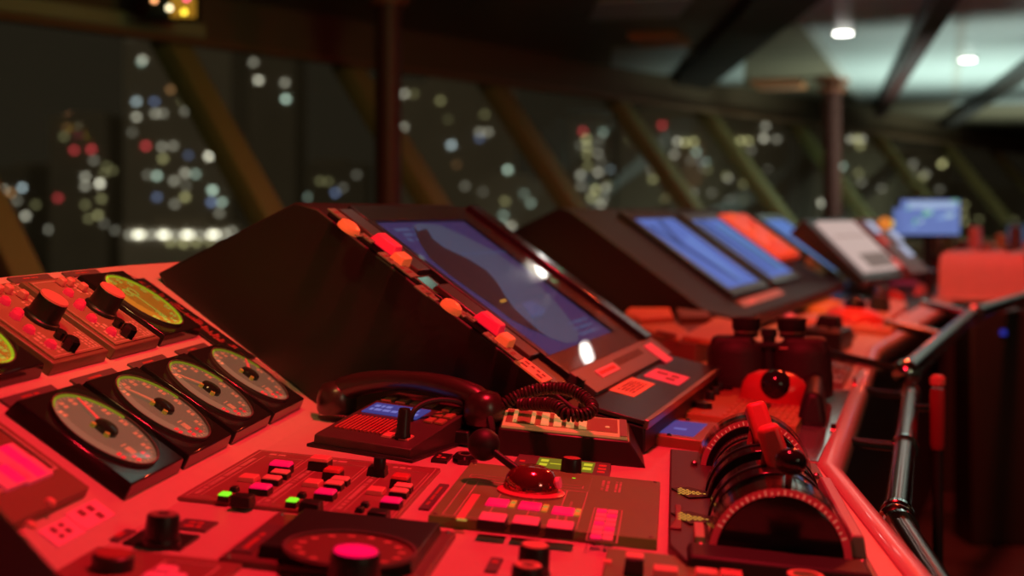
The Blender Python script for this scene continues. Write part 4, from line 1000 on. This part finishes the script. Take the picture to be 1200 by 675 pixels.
# ------------------------------------------------------------------ small blue lcd unit
x0, x1, y0, y1 = D2.quad([(777, 487), (843, 496), (826, 517), (750, 508)], .014)
cx, cy = (x0+x1)/2, (y0+y1)/2; hx, hy = (x1-x0)/2, (y1-y0)/2
t = thing('lcd_unit', 'small brown-framed unit with blue screen before the trackball panel', 'display unit', D2, cx, cy, 0)
MB().box(-hx, hx, -hy, hy, 0, .014, t=.0015).build('casing', mat('bronze_frame', (.34, .24, .10), .35, metal=.3), t, bevel=.001)
MB().box(-hx*.68, hx*.62, -hy*.72, hy*.68, .014, .0146).text(-hx*.2, hx*.2, -hy*.3, hy*.3, .0146, 2, 'x', 1).build('lcd', [lcdblue, glow('lcd_mid', (.10, .12, .42), 1)], t)
for s_ in (-1, 1): MB().lathe([(.0035, 0), (.003, .002), (.0003, .003)], (-hx*.1, s_*hy*.86, .014), 12).build('screw', chrome, t)
# ------------------------------------------------------------------ trackball keyboard
x0, x1, y0, y1 = D2.quad([(836, 446), (958, 462), (934, 500), (789, 482)], .014)
cx, cy = (x0+x1)/2, (y0+y1)/2; hx, hy = (x1-x0)/2, (y1-y0)/2
t = thing('trackball_keyboard', 'orange-brown control keyboard with red arched trackball mount', 'keyboard', D2, cx, cy, 0)
MB().box(-hx, hx, -hy, hy, 0, .014, t=.001).build('casing', mat('orange_brown', (.42, .24, .08), .4), t, bevel=.0012)
def TK(px, py, w=.014): return loc(D2, px, py, cx, cy, w)
for px, py, r, h in ((823, 476, .0155, .009), (832, 467, .008, .014), (838, 461, .008, .013), (843, 456, .007, .013), (850, 455, .013, .007)):
    x, y = TK(px, py, .016); knob(MB(), x, y, .014, r, h).build('rotary_knob', blk, t)
rg = random.Random(2)
for r in range(6):
    for c in range(10):
        px_, py_ = None, None
        x = -hx*.18+c*hx*.115; y = -hy*.86+r*hy*.2
        if .12*hx < x < .42*hx and r in (1, 2, 3): continue
        MB().cb(x, y, .014, hx*.07, hy*.11, .002, 0, .0004).build('key', (mat('key_tan', (.5, .34, .16), .45), mat('key_red', (.45, .13, .08), .45))[(r == 5) or (c < 4 and r > 3)], t)
MB().box(.14*hx, .38*hx, -.7*hy, -.1*hy, .014, .018).build('dark_window', rub, t, bevel=.0005)
bx, by = TK(909, 452, .045)
iT = t.matrix_world.inverted(); bc = iT @ at_depth(909, 455, 1.86)
gx, gy = TK(906, 470, .014); GR = .056
MB().lathe([(GR, 0), (GR*.99, .012), (GR*.93, .026), (GR*.80, .037), (GR*.5, .046), (.0005, .049)], (gx, gy+.012, .014), 44, 0, 1.0, .62).build('trackball_mount', mat('red_mount', (.62, .08, .07), .3), t)
MB().ball((gx+.002, gy-.004, .040), .0265, 32).build('trackball', gloss, t)
# ------------------------------------------------------------------ binoculars
bb = on_z(902, 488, -.03)
BF = Fr(D0.w(*D0.at(901, 465), 0)+UP*.018, vdir(12), hdir(12), UP)
t = thing('binoculars', 'big black binoculars standing on their lenses beside the grey pad', 'binoculars', BF)
rubb = mat('armour_rubber', (.028, .02, .018), .6, noise=.15, scale=120, bump=.3)
for s_ in (-1, 1):
    cx_ = s_*.046
    MB().lathe([(.038, -.02), (.041, -.015), (.041, .028), (.039, .040), (.039, .075), (.036, .092), (.028, .102)], (cx_, 0, 0), 36).build('barrel', rubb, t, sharp=50)
    MB().box(cx_-.030-.006*(s_ < 0), cx_+.030+.006*(s_ > 0), -.028, .028, .070, .112, t=.004).build('prism_housing', rubb, t, bevel=.010, seg=4)
    e = MB().lathe([(.017, .110), (.017, .124), (.0195, .128), (.0195, .142), (.0215, .152), (.019, .153), (.014, .147), (.0003, .146)], (s_*.031, 0, 0), 28).build('eyepiece', rub, t)
    MB().ring(s_*.031, 0, .119, .123, .0168, .0182, 28).build('dioptre_ring', mat('bronze_ring', (.4, .3, .18), .3, metal=.8), e)
MB().tube([(0, 0, .02), (0, 0, .118)], .009, 16).build('hinge', rub, t)
MB().cyl((0, 0, .112), .0115, .016, 20).build('focus_wheel', rub, t)
MB().box(-.02, .02, -.012, .012, .085, .098).build('bridge', rub, t, bevel=.003)
MB().cb(.022, -.0292, .088, .014, .002, .003).build('red_badge', redbtn, t)
t.scale = (1.25, 1.0, .78)

x, y = D2.at(951, 484, 0)  # added dark block for cast shadow and the side of the binocular strap
t = thing('strap_shadow_block', 'black block standing in for shadow and strap side on the grey pad right of the trackball keyboard', 'shadow stand-in', D2, x, y, .004, rad(4))
MB().box(-.022, .024, -.17, .13, 0, .050, t=.012).build('block_body', rub, t, bevel=.010, seg=4)
MB().tube([(-.006, -.05, .04), (-.004, 0, .046), (.0, .05, .04)], .004, 8).build('strap', rub, t)
# ------------------------------------------------------------------ grey pad and keyboards
padm = mat('grey_glossy_pad', (.72, .8, .76), .07, metal=.75, coat=.5)
x0, x1, y0, y1 = D2.quad([(930, 452), (996, 460), (962, 545), (880, 534)])
o = MB().box(x0, x1, y0, y1, 0, .004).build('desk_pad', padm, fr=D2, bevel=.0012); tag(o, 'pale grey glossy pad under the binoculars at desk edge', 'pad')
def keyboard(fr, pts, lab, m, km, rows, cols, h=.012, w=0.):
    x0, x1, y0, y1 = fr.quad(pts, w); cx, cy = (x0+x1)/2, (y0+y1)/2; hx, hy = (x1-x0)/2, (y1-y0)/2
    t = thing('keyboard', lab, 'keyboard', fr, cx, cy, w)
    MB().box(-hx, hx, -hy, hy, 0, h, t=.001).build('casing', m, t, bevel=.001)
    for r in range(rows):
        for c in range(cols):
            MB().cb(-hx*.88+2*hx*.88*(c+.5)/cols, -hy*.88+2*hy*.88*(r+.5)/rows, h, 2*hx*.88/cols*.78, 2*hy*.88/rows*.72, .004, 0, .001).build('key', km[(r*7+c*3) % len(km)], t)
    return t
grk = mat('grey_keys', (.30, .28, .22), .4)
keyboard(D2, [(968, 418), (1001, 423), (991, 457), (957, 452)], 'small grey keyboard on desk right of the binoculars', mat('grey_case', (.26, .22, .18), .4), [grk, mat('grey_keys_dark', (.16, .12, .10), .4)], 5, 4)
# ------------------------------------------------------------------ papers between the housings
def flat(fr, pts, lab, name, cat, m, h=.003, z=0., extra=None):
    P = [fr.at(a, b, z) for a, b in pts]
    mb = MB().prism(P, z, z+h); o = mb.build(name, m if isinstance(m, list) else [m], fr=fr, bevel=.0008); return tag(o, lab, cat)
boardm = mat('orange_board', (.70, .38, .14), .45, noise=.1); boardr = mat('red_board', (.8, .25, .14), .45); boardd = mat('brown_board', (.2, .09, .05), .5)
flat(D2, [(744, 385), (772, 384), (832, 405), (801, 426), (783, 416)], 'green-tinted glossy sheet behind the near monitor housing', 'glossy_sheet', 'sheet', mat('green_glass_sheet', (.26, .36, .16), .12, coat=1.), .003)
flat(D2, [(805, 432), (829, 418), (833, 428), (827, 441)], 'small red note paper beside binoculars and green sheet', 'note_paper', 'paper', orangep, .001, .0)
t = thing('document_tray', 'low orange-brown document tray between the two monitor housings', 'tray', D3)
MB().prism([D3.at(a, b, .044) for a, b in ((738, 376), (838, 370), (866, 390), (816, 403), (778, 398))], .0, .044).build('tray_body', boardd, t, bevel=.003)
ZT = .0445
flat(D3, [(800, 399), (840, 376), (873, 383), (872, 398), (836, 405)], 'orange folder lying at the right of the document tray', 'folder', 'folder', boardm, .010, ZT)
flat(D3, [(732, 372), (738, 366), (784, 366), (789, 377), (752, 380)], 'orange-red paper stack behind the near monitor housing', 'paper_stack', 'papers', boardr, .012, ZT)
flat(D3, [(746, 384), (790, 381), (806, 391), (796, 401), (772, 394)], 'brown clipboard lying in front of the orange-red paper stack', 'clipboard', 'clipboard', boardm, .006, ZT)
flat(D3, [(792, 368), (828, 372), (833, 379), (797, 380)], 'dark red book beside the orange-red paper stack', 'book', 'book', boardd, .016, ZT)
for pts, lab, m, h in (([(748, 386), (772, 388), (812, 404), (806, 407)], 'long thin ruler along the green sheet', mat('pink_ruler', (.7, .35, .28), .4), .006),):
    flat(D2, pts, lab, 'ruler', 'ruler', m, h)
def pen(fr, a, b, r, lab, m, z=None):
    p0 = fr.at(*a, r); p1 = fr.at(*b, r); A = Vector((p0[0], p0[1], r)); B = Vector((p1[0], p1[1], r)); d = (B-A)
    o = MB().tube([A, A+d*.02, A+d*.85, B], [r*.6, r, r, r*.15], 10).build('pen', m, fr=fr); return tag(o, lab, 'pen')
pen(Fr(D3.w(0, 0, ZT+.006), Vector(D3.M.col[0][:3]), Vector(D3.M.col[1][:3]), DN), (770, 389), (794, 394), .004, 'dark pen lying on the brown clipboard', boardd)
# ------------------------------------------------------------------ far desk clutter
def farbox(fr, px, py, sx, sy, h, lab, m, name, cat, rot=0., taper=.004, bevel=.004, parts=None, w=0.):
    x, y = fr.at(px, py, w); t = thing(name, lab, cat, fr, x, y, w, rot)
    MB().box(-sx/2, sx/2, -sy/2, sy/2, 0, h, t=taper).build('casing', m, t, bevel=bevel)
    return t
# second trackball unit
x, y = D3.at(1000, 384)
t = thing('trackball_keyboard', 'far red trackball unit with black ball in front of far housing', 'keyboard', D3, x, y, 0)
MB().box(-.13, .13, -.20, .20, 0, .02, t=.004).build('casing', mat('salmon_case', (.75, .32, .22), .4), t, bevel=.003)
MB().lathe([(.085, 0), (.083, .014), (.07, .030), (.04, .040), (.0005, .042)], (.0, .0, .02), 36, 0, 1, 1.3).build('trackball_mount', mat('bright_red_mount', (.85, .10, .09), .35), t)
MB().ball((.0, 0, .062), .033, 24).build('trackball', gloss, t)
for i in range(5): MB().cb(-.1+.05*i, -.16, .02, .035, .04, .006, 0, .002).build('key', (redbtn, capsal)[i % 2], t)
t = farbox(D3, 968, 408, .10, .24, .05, 'black boxy control unit in front of the far trackball unit', blk, 'control_unit', 'control unit'); MB().cb(0, .02, .05, .06, .08, .03, 0, .006).build('handle_block', rub, t, bevel=.004)
for i in range(3): MB().cb(-.03+.03*i, -.08, .05, .02, .03, .006).build('key', grk, t)
t = farbox(D3, 985, 398, .06, .22, .015, 'flat dark tray right of the black boxy control unit', mat('olive_dark', (.16, .12, .07), .45), 'tray', 'tray')
MB().box(-.02, .02, -.08, .08, .015, .02).build('tray_insert', grk, t)
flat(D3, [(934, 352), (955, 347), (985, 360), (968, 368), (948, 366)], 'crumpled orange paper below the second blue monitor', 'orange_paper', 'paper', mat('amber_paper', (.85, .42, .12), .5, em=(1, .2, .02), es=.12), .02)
flat(D3, [(938, 379), (956, 373), (966, 380), (946, 388)], 'pink note lying left of the far trackball unit', 'pink_note', 'paper', pinkp, .004)
flat(D3, [(955, 396), (985, 393), (983, 404), (955, 405)], 'salmon paper between far trackball unit and control unit', 'salmon_paper', 'paper', capsal, .004)
flat(D3, [(1020, 372), (1048, 353), (1063, 362), (1036, 384)], 'orange-brown chart book beside the far trackball unit', 'chart_book', 'book', boardm, .02)
flat(D3, [(1028, 386), (1044, 381), (1046, 386), (1032, 392)], 'small pale card near the far desk edge', 'card', 'card', capsal, .004)
t = farbox(D3, 1012, 345, .22, .34, .055, 'brown rounded radio set below the document screen', mat('brown_unit', (.30, .16, .07), .5), 'radio_set', 'radio', .2, .03, .02)
MB().tube([(-.06, -.12, .07), (-.02, 0, .085), (.02, .12, .07)], .018, 10).build('handset', blk, t)
for i in range(3): MB().cb(.05, -.1+.08*i, .055, .03, .04, .01).build('key', (redbtn, orangep, redbtn)[i], t)
t = farbox(D3, 1030, 364, .07, .10, .05, 'dark knobbed unit on the orange-brown chart book', rub, 'knob_unit', 'control unit', 0, .01, .006, w=.02); MB().cyl((0, 0, .05), .022, .03, 16).build('knob', dsteel, t)
t = farbox(D3, 958, 316, .10, .22, .05, 'orange handset rest below the third blue monitor', boardm, 'handset_rest', 'rest', -.3, .01, .01); MB().tube([(-.02, -.1, .06), (0, 0, .075), (-.02, .1, .06)], .02, 10).build('handset', orangep, t)
t = farbox(D3, 940, 312, .16, .26, .085, 'dark instrument box at the foot of the red switch panel', blk, 'instrument_box', 'instrument', 0, .02, .01); MB().ball((.02, 0, .085), .04, 16).build('round_top', rub, t)
for i, (px, py) in enumerate(((998, 322), (1030, 325), (1052, 330), (1068, 318), (1062, 340))):
    t = farbox(D3, px, py, .10, .14, .06, ('small red box under the document screen', 'red lit unit right of the document screen foot', 'dim red unit below the maroon lamp panel', 'orange lit unit at the foot of the lamp panel', 'low maroon unit before the lamp panel foot')[i], (redbtn, orgbtn, boardd, boardr, boardd)[i], 'instrument_box', 'instrument', 0, .01, .006)
    MB().cb(0, 0, .06, .04, .05, .012, 0, .002).build('top_button', (orangep, blk)[i % 2], t, bevel=.002)
t = farbox(D3, 1075, 345, .16, .30, .12, 'black speaker-like box at the far end of the desk', blk, 'equipment_box', 'equipment box', 0, .01, .008)
MB().box(-.05, .05, -.152, -.149, .02, .10).build('grille_front', rub, t)
for i, (px, py) in enumerate(((1046, 353), (1053, 357), (1038, 350))):
    x, y = D3.at(px, py, 0); k = thing('rotary_knob', ('red knob left of', 'red knob right of', 'dim red knob farthest left of')[i]+' the black speaker-like box', 'knob', D3, x, y, 0)
    MB().cyl((0, 0, 0), .022, .04, 16).build('knob_body', (redknob, redknob, boardd)[i], k); MB().cyl((0, 0, .04), .017, .004, 16).build('cap', redbtn, k)
# ------------------------------------------------------------------ far table under red-lit cloth
cd = 6.0; c0 = at_depth(1100, 345, cd); CF = Fr(Vector((c0.x, c0.y, 0)), vdir(25), hdir(25), UP)
s6 = cd/1600
t = thing('wing_console', 'far console block at right under the red-lit cloth', 'console', CF); z0 = EYE-(352-HOR)*s6
MB().box(-.02, .62, .0, .9, FLOOR, z0-.004).build('cabinet', mat('console_grey_dark', (.03, .032, .026), .5), t, bevel=.006)
MB().box(-.27, .66, -.03, .94, z0-.004, z0+.015).build('top_board', lipm, t, bevel=.008)
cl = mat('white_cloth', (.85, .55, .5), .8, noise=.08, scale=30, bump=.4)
def drape(name, fr, w, d, h, z, lab):
    # a cloth laid over a box-like load: gently rippled sides
    vs = []; fs = []; nx, ny = 14, 10; rg = random.Random(4)
    rows = [[(0, 0)]]
    per = []
    for i in range(nx): per.append((w*i/nx, 0))
    for i in range(ny): per.append((w, d*i/ny))
    for i in range(nx): per.append((w-w*i/nx, d))
    for i in range(ny): per.append((0, d-d*i/ny))
    n = len(per); lev = [(0., 1.0), (.3, 1.0), (.65, .995), (.93, .97), (1., .9)]
    for k, (f, sc) in enumerate(lev):
        for i, (x, y) in enumerate(per):
            rp = .012*math.sin(i*1.9)*(1-f)
            vs.append((w/2+(x-w/2)*(sc+rp), d/2+(y-d/2)*(sc+rp), z+h*f+(.006*math.sin(i*1.3) if k == len(lev)-1 else 0)))
    for k in range(len(lev)-1):
        for i in range(n): fs.append((k*n+i, k*n+(i+1) % n, (k+1)*n+(i+1) % n, (k+1)*n+i))
    fs.append(tuple((len(lev)-1)*n+i for i in range(n))); fs.append(tuple(range(n))[::-1])
    o = MB().add(vs, fs).build(name, cl, fr=fr, sharp=60); return tag(o, lab, 'cloth')
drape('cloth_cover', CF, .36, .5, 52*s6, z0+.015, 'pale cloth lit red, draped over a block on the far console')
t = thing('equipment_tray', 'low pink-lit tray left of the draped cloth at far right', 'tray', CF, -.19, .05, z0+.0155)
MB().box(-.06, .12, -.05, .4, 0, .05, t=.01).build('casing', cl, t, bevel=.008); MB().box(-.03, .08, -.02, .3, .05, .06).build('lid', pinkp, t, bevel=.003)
CF2 = Fr(Vector(at_depth(1160, 300, 7.4)), vdir(30), hdir(30), UP)
MBx = 7.4/1600
t = thing('equipment_rack', 'dark red equipment with orange parts behind the draped cloth', 'equipment', CF2, 0, 0, -.05)
MB().box(-.36, .30, 0, .3, -.9, .10).build('casing', mat('maroon_panel', (.16, .05, .04), .4), t, bevel=.01)
rg = random.Random(9)
for i in range(9):
    x = -.32+.07*i; MB().box(x, x+.055, -.02, .1, .05, .10+rg.uniform(.02, .12), t=.006).build('orange_module', (boardr, boardm, boardd, redbtn)[i % 4], t, bevel=.004)
p = at_depth(1196, 285, 8.0); t = thing('monitor', 'dim blue screen cut by the right picture edge', 'monitor', Fr(p, vdir(10), hdir(10), UP))
MB().box(-.08, .3, 0, .05, -.06, .12).build('casing', blk, t, bevel=.005); MB().box(-.07, .29, -.004, 0, -.03, .10).build('screen', glow('dim_blue', (.03, .055, .11), 1), t); MB().box(.08, .13, .01, .04, -.5, -.06).build('stand', blk, t)

# ------------------------------------------------------------------ handrails along the console
def rz(px, py, z): return on_z(px, py, z)
ZR = -.075
def rail(name, pts, r, lab, flanges, z=ZR):
    P = [rz(*p, z) if len(p) == 2 else rz(p[0], p[1], p[2]) for p in pts]
    t = thing('handrail', lab, 'handrail', Fr(Vector((P[0].x, P[0].y, z)), Vector((1, 0, 0)), Vector((0, 1, 0)), UP)); o = Vector((P[0].x, P[0].y, z))
    L = [p-o for p in P]
    for a, b in zip(L[:-1], L[1:]): MB().tube([a, b], r, 20).build('rail_tube', steel, t, sharp=50)
    return t, o, L
t, O, L = rail('handrail', [(1108, 705), (1050, 612), (1067, 462)], .0165, 'polished steel handrail along the near desk edge, bent at its joint', 1)
MB().ball(L[1], .021, 20).build('elbow_joint', steel, t)
d0 = (L[1]-L[0]).normalized(); d1 = (L[2]-L[1]).normalized()
for pt, d in ((L[1]-d0*.03, d0), (L[1]+d1*.03, d1), (L[1].lerp(L[2], .45), d1), (L[2], d1)):
    MB().tube([pt-d*.006, pt+d*.006], .0205, 20).build('collar', chrome, t)
def bracket(t, O, p, z=-.06):
    q = p.copy(); e0, e1 = None, None
    w = O+p; n = Vector((-math.cos(rad(14)), math.sin(rad(14)), 0))
    for dz in (-.012, .012): MB().tube([p+Vector((0, dz, 0)), p+n*.06+Vector((0, dz, .004)), p+n*.105+Vector((0, dz, .012))], .0055, 10).build('bracket_arm', chrome, t)
    MB().tube([p+n*.098+Vector((0, 0, .012)), p+n*.106+Vector((0, 0, .012))], .02, 16).build('wall_flange', steel, t)
bracket(t, O, L[1].lerp(L[2], .45)); bracket(t, O, L[1]-d0*.015); bracket(t, O, L[2]-d1*.02)
t, O, L = rail('handrail', [(1062, 437), (1140, 368), (1215, 344)], .022, 'far steel handrail running beside the bent desk edge', 1, -.05)
MB().ball(L[1], .034, 20).build('elbow_joint', dsteel, t); MB().ball(L[0], .028, 18).build('end_cap', chrome, t)
n = Vector((-math.cos(rad(25)), math.sin(rad(25)), 0))
for p in (L[0], L[0].lerp(L[1], .5), L[1]):
    MB().tube([p, p+n*.16+Vector((0, 0, .03))], .012, 10).build('bracket_arm', chrome, t)
# upright red grip beside the rail
p = at_depth(1099, 520, 2.35); s_ = 2.35/1600
t = thing('lever_handle', 'upright dark red handle standing right of the steel handrail', 'handle', Fr(Vector((p.x, p.y, FLOOR)), Vector((1, 0, 0)), Vector((0, 1, 0)), UP)); zt = EYE-(438-HOR)*s_-FLOOR
MB().tube([(0, 0, .02), (0, 0, zt-.12)], .009, 12).build('pole', blkm, t)
MB().lathe([(.011, 0), (.0135, .01), (.0135, .095), (.012, .105)], (0, 0, zt-.13), 20).build('grip', mat('dim_red_grip', (.3, .04, .04), .4), t)
MB().lathe([(.008, 0), (.0135, .004), (.0135, .014), (.008, .02), (.0003, .021)], (0, 0, zt-.022), 20).build('grip_cap', mat('salmon_end', (.8, .3, .22), .3), t)
MB().cyl((0, 0, 0), .06, .02, 24).build('foot', blkm, t)
MB().tube([(0, 0, zt-.06), (-.05, .02, zt-.06)], .006, 10).build('cross_arm', chrome, t)
# blue lamp far right
p = at_depth(1176, 390, 5.0); t = thing('equipment_stand', 'dark stand with a tiny blue lamp at the far right', 'stand', Fr(Vector((p.x, p.y, FLOOR)), Vector((1, 0, 0)), Vector((0, 1, 0)), UP))
MB().box(-.12, .12, 0, .2, 0, p.z-FLOOR+.08).build('cabinet', beamm, t, bevel=.01); MB().box(-.012, .008, -.006, 0, p.z-FLOOR-.008, p.z-FLOOR+.010).build('blue_lamp', glow('blue_pilot', (.02, .03, .35), 1), t)

# ------------------------------------------------------------------ harbour city beyond the glass
sea = MB().box(-1500, 1500, 30, 2600, -22, -20).build('harbour_water', mat('night_water', (.004, .005, .006), .5)); tag(sea, 'dark harbour water below the bridge windows', 'water', kind='structure')
WC = {'w': (1, .95, .78), 'b': (.72, .9, 1), 'y': (.9, .85, .4), 'r': (1, .08, .1), 'o': (1, .5, .2), 'n': (.35, .48, .9), 't': (.75, 1, .86)}
def building(lab, lights, D, pad=(10, 14), bottom=-20, grid=0, gseed=0, gbox=None):
    xs = [l[0] for l in lights]; ys = [l[1] for l in lights]; rg = random.Random(gseed)
    if gbox:
        for i in range(grid):
            lights = lights + [(rg.uniform(gbox[0], gbox[2]), round(rg.uniform(gbox[1], gbox[3])/9)*9 + rg.uniform(-1, 1), rg.choice('wwwyytwb'), rg.choice((.12, .2, .2, .35)))]
        xs += [gbox[0], gbox[2]]; ys += [gbox[1], gbox[3]]
    x0, x1, y0 = min(xs)-pad[0], max(xs)+pad[0], min(ys)-pad[1]
    a, b = at_depth(x0, y0, D), at_depth(x1, y0, D)
    F = Fr(Vector(((a.x+b.x)/2, D, bottom)), Vector((1, 0, 0)), Vector((0, 1, 0)), UP); w_ = (b.x-a.x)/2; H_ = a.z-bottom
    t = thing('city_building', lab, 'building', F, group='dark harbour buildings with lit windows')
    bm_ = mat('night_concrete', (.8, .72, .6), .8, noise=.2, scale=.1)
    MB().box(-w_, w_, 0, w_*1.2+6, 0, H_).box(-w_*.5, w_*.4, 2, w_*.8+4, H_, H_+w_*.12).build('tower_body', bm_, t)
    sc = D/1600
    for (px, py, c, s) in lights:
        p = at_depth(px, py, D); wd = 2.3*sc*(2.2 if s > 2.4 else 1)
        m = glow('lit_%s_%d' % (c, round(s*20)), WC[c], s*1.6)
        MB().box(p.x-F.M[0][3]-wd, p.x-F.M[0][3]+wd, -.25, .02, p.z-bottom-1.9*sc, p.z-bottom+1.9*sc).build('lit_window', m, t)
building('low building at the left edge of the view with pale lights', [(5, 222, 'w', .5), (13, 226, 'o', .6), (26, 220, 'b', 1.1), (11, 243, 'w', .4), (30, 253, 'w', 1.0), (58, 269, 'w', .6), (42, 240, 'y', .25), (20, 235, 'w', .3), (65, 210, 'y', .35)], 420)
building('tower with red roof lamps second from the left', [(79, 150, 'o', .18), (75, 160, 'y', .25), (87, 176, 'r', .8), (107, 175, 'r', 1.0), (100, 207, 'w', .7), (117, 215, 'w', 2.0), (100, 218, 'w', .6), (119, 233, 'y', .4), (68, 232, 'r', .7), (115, 252, 'y', .6), (100, 240, 'y', .3), (110, 188, 'w', .3), (125, 195, 'y', .22), (132, 200, 'y', .22), (122, 203, 'y', .2), (104, 256, 'y', .3), (122, 262, 'w', .2), (135, 270, 'w', .25)], 330)
building('tall tower left of the first slanted window bar', [(155, 41, 'w', .7), (167, 70, 'w', .9), (166, 73, 't', .6), (160, 119, 'b', .9), (181, 119, 'n', .5), (200, 105, 'o', .4), (215, 118, 'y', .5), (217, 130, 'w', .35), (160, 137, 'w', .8), (182, 133, 'w', .6), (191, 133, 'w', .4), (155, 155, 'w', .2), (171, 171, 'r', 1.0), (190, 172, 'w', .5), (203, 171, 'w', .45), (191, 186, 'y', .6), (221, 182, 'n', .3), (184, 206, 't', 1.1), (204, 212, 'w', .6), (217, 203, 'w', .8), (229, 204, 't', .7), (245, 183, 'w', 2.0), (249, 223, 't', 1.5), (184, 231, 'n', .5), (217, 231, 'y', .8), (205, 239, 'w', .4), (248, 237, 'n', .8), (260, 237, 't', .9), (257, 250, 'w', .4), (173, 205, 'w', .25), (218, 218, 'w', .2)], 280)
building('long low wharf shed with a bright row of lamps', [(163, 275, 'w', 2.6), (192, 275, 'w', 2.6), (220, 275, 'w', 2.6), (250, 275, 'w', 2.6), (152, 275, 'w', .6), (178, 275, 'w', .8), (206, 276, 'w', .8), (235, 276, 'w', .8), (264, 274, 'w', .8), (272, 271, 'w', .5), (200, 284, 'y', .6), (215, 285, 'y', .8), (230, 284, 'y', .6), (245, 283, 'y', .4)], 240, pad=(10, 8))
building('tower right of the first slanted window bar', [(248, 75, 'w', .5), (243, 88, 'b', .9), (251, 88, 'b', .9), (251, 107, 't', .9), (250, 101, 'y', .4), (297, 73, 'w', .5), (303, 94, 'w', 1.4), (334, 97, 'w', .6), (335, 116, 't', 1.4), (278, 100, 'w', .2), (278, 108, 'n', .2), (278, 117, 'w', .15), (262, 67, 'y', .2)], 360)
building('distant block just left of the thick column', [(355, 210, 'y', .8), (375, 212, 'y', .25), (385, 213, 'y', .2), (393, 226, 'n', .6), (359, 231, 't', .6), (402, 220, 'w', .2), (418, 205, 'w', .2)], 420)
building('dim tower right of the thick column with sparse blue lights', [(474, 110, 'w', .7), (485, 110, 'y', .2), (516, 118, 'y', .4), (473, 149, 'w', .6), (529, 170, 'b', 1.1), (562, 155, 'w', .5), (572, 155, 'w', .5), (562, 162, 'n', .4), (568, 134, 'y', .25), (595, 199, 't', 1.2), (495, 200, 'y', .3), (503, 220, 'y', .5), (545, 218, 'w', .25), (525, 140, 'y', .12), (535, 193, 'o', .15)], 300)
building('low waterfront block above the near monitor', [(590, 252, 't', .5), (599, 265, 'w', .8), (592, 236, 'y', .4), (589, 264, 't', .5), (566, 225, 'w', .15), (622, 238, 't', .5), (614, 227, 't', .3), (612, 280, 'w', 2.8), (640, 262, 'y', .25), (620, 272, 'y', .25)], 260)
building('bright dotted tower between the two middle window bars', [(683, 154, 'r', .8), (687, 163, 'y', .8), (688, 172, 'y', .6), (707, 155, 't', .5), (688, 181, 'y', .5), (701, 180, 'w', .4), (720, 180, 'w', .3), (680, 205, 'w', .7), (701, 202, 'w', .8), (689, 195, 'y', .4), (710, 220, 'w', .6), (698, 222, 'y', .9), (681, 218, 'w', .4), (704, 240, 'w', .6), (684, 247, 'w', .5), (693, 232, 'y', .6)], 350, grid=14, gseed=3, gbox=(676, 160, 716, 246))
building('wide tower with one very bright sign in the middle', [(754, 168, 'y', 3.6), (761, 168, 'w', 3.6), (776, 147, 'r', .9), (735, 151, 'w', .4), (744, 150, 'w', .4), (740, 162, 'y', .6), (794, 166, 'w', .9), (763, 181, 't', .6), (764, 198, 'w', .7), (790, 181, 'w', .6), (795, 220, 'w', .6), (803, 167, 'y', 1.0), (813, 166, 'y', .9), (816, 178, 't', .7), (788, 197, 't', .3), (765, 210, 'y', .5)], 300, grid=22, gseed=5, gbox=(770, 185, 838, 240))
building('tower left of the slim far column with yellow top sign', [(848, 165, 'y', .8), (858, 165, 'y', .8), (868, 165, 'y', .9), (877, 165, 'y', .9), (855, 172, 'w', .6), (895, 162, 'w', 1.2), (897, 148, 'w', .7), (910, 163, 'w', .5), (867, 187, 'w', .6), (884, 210, 'w', .9), (880, 176, 'w', .3), (853, 209, 'w', .5), (838, 216, 'w', .7)], 340, grid=8, gseed=8, gbox=(846, 195, 900, 240))
building('dim tower right of the slim far column', [(997, 163, 'w', .9), (1004, 163, 'y', 1.0), (1010, 163, 'w', .8), (1008, 171, 'y', .8), (987, 195, 't', .8), (1006, 203, 'y', .4), (1010, 214, 'w', .3), (963, 238, 'w', 1.2), (1033, 221, 'w', .3)], 360)
building('far right block with one bright yellow light', [(1070, 192, 'w', .5), (1104, 192, 'y', 1.7), (1070, 204, 'w', .7), (1082, 207, 'y', .7), (1085, 204, 'w', .5), (1101, 222, 'w', .3)], 380)
building('low quay lights at the right edge of the windows', [(1130, 240, 'y', .5), (1128, 250, 'y', .6), (1130, 260, 'y', .6), (1103, 229, 'y', .4), (1178, 258, 'y', .6), (1187, 259, 'y', .8), (1147, 257, 'y', .3)], 420, pad=(10, 8))
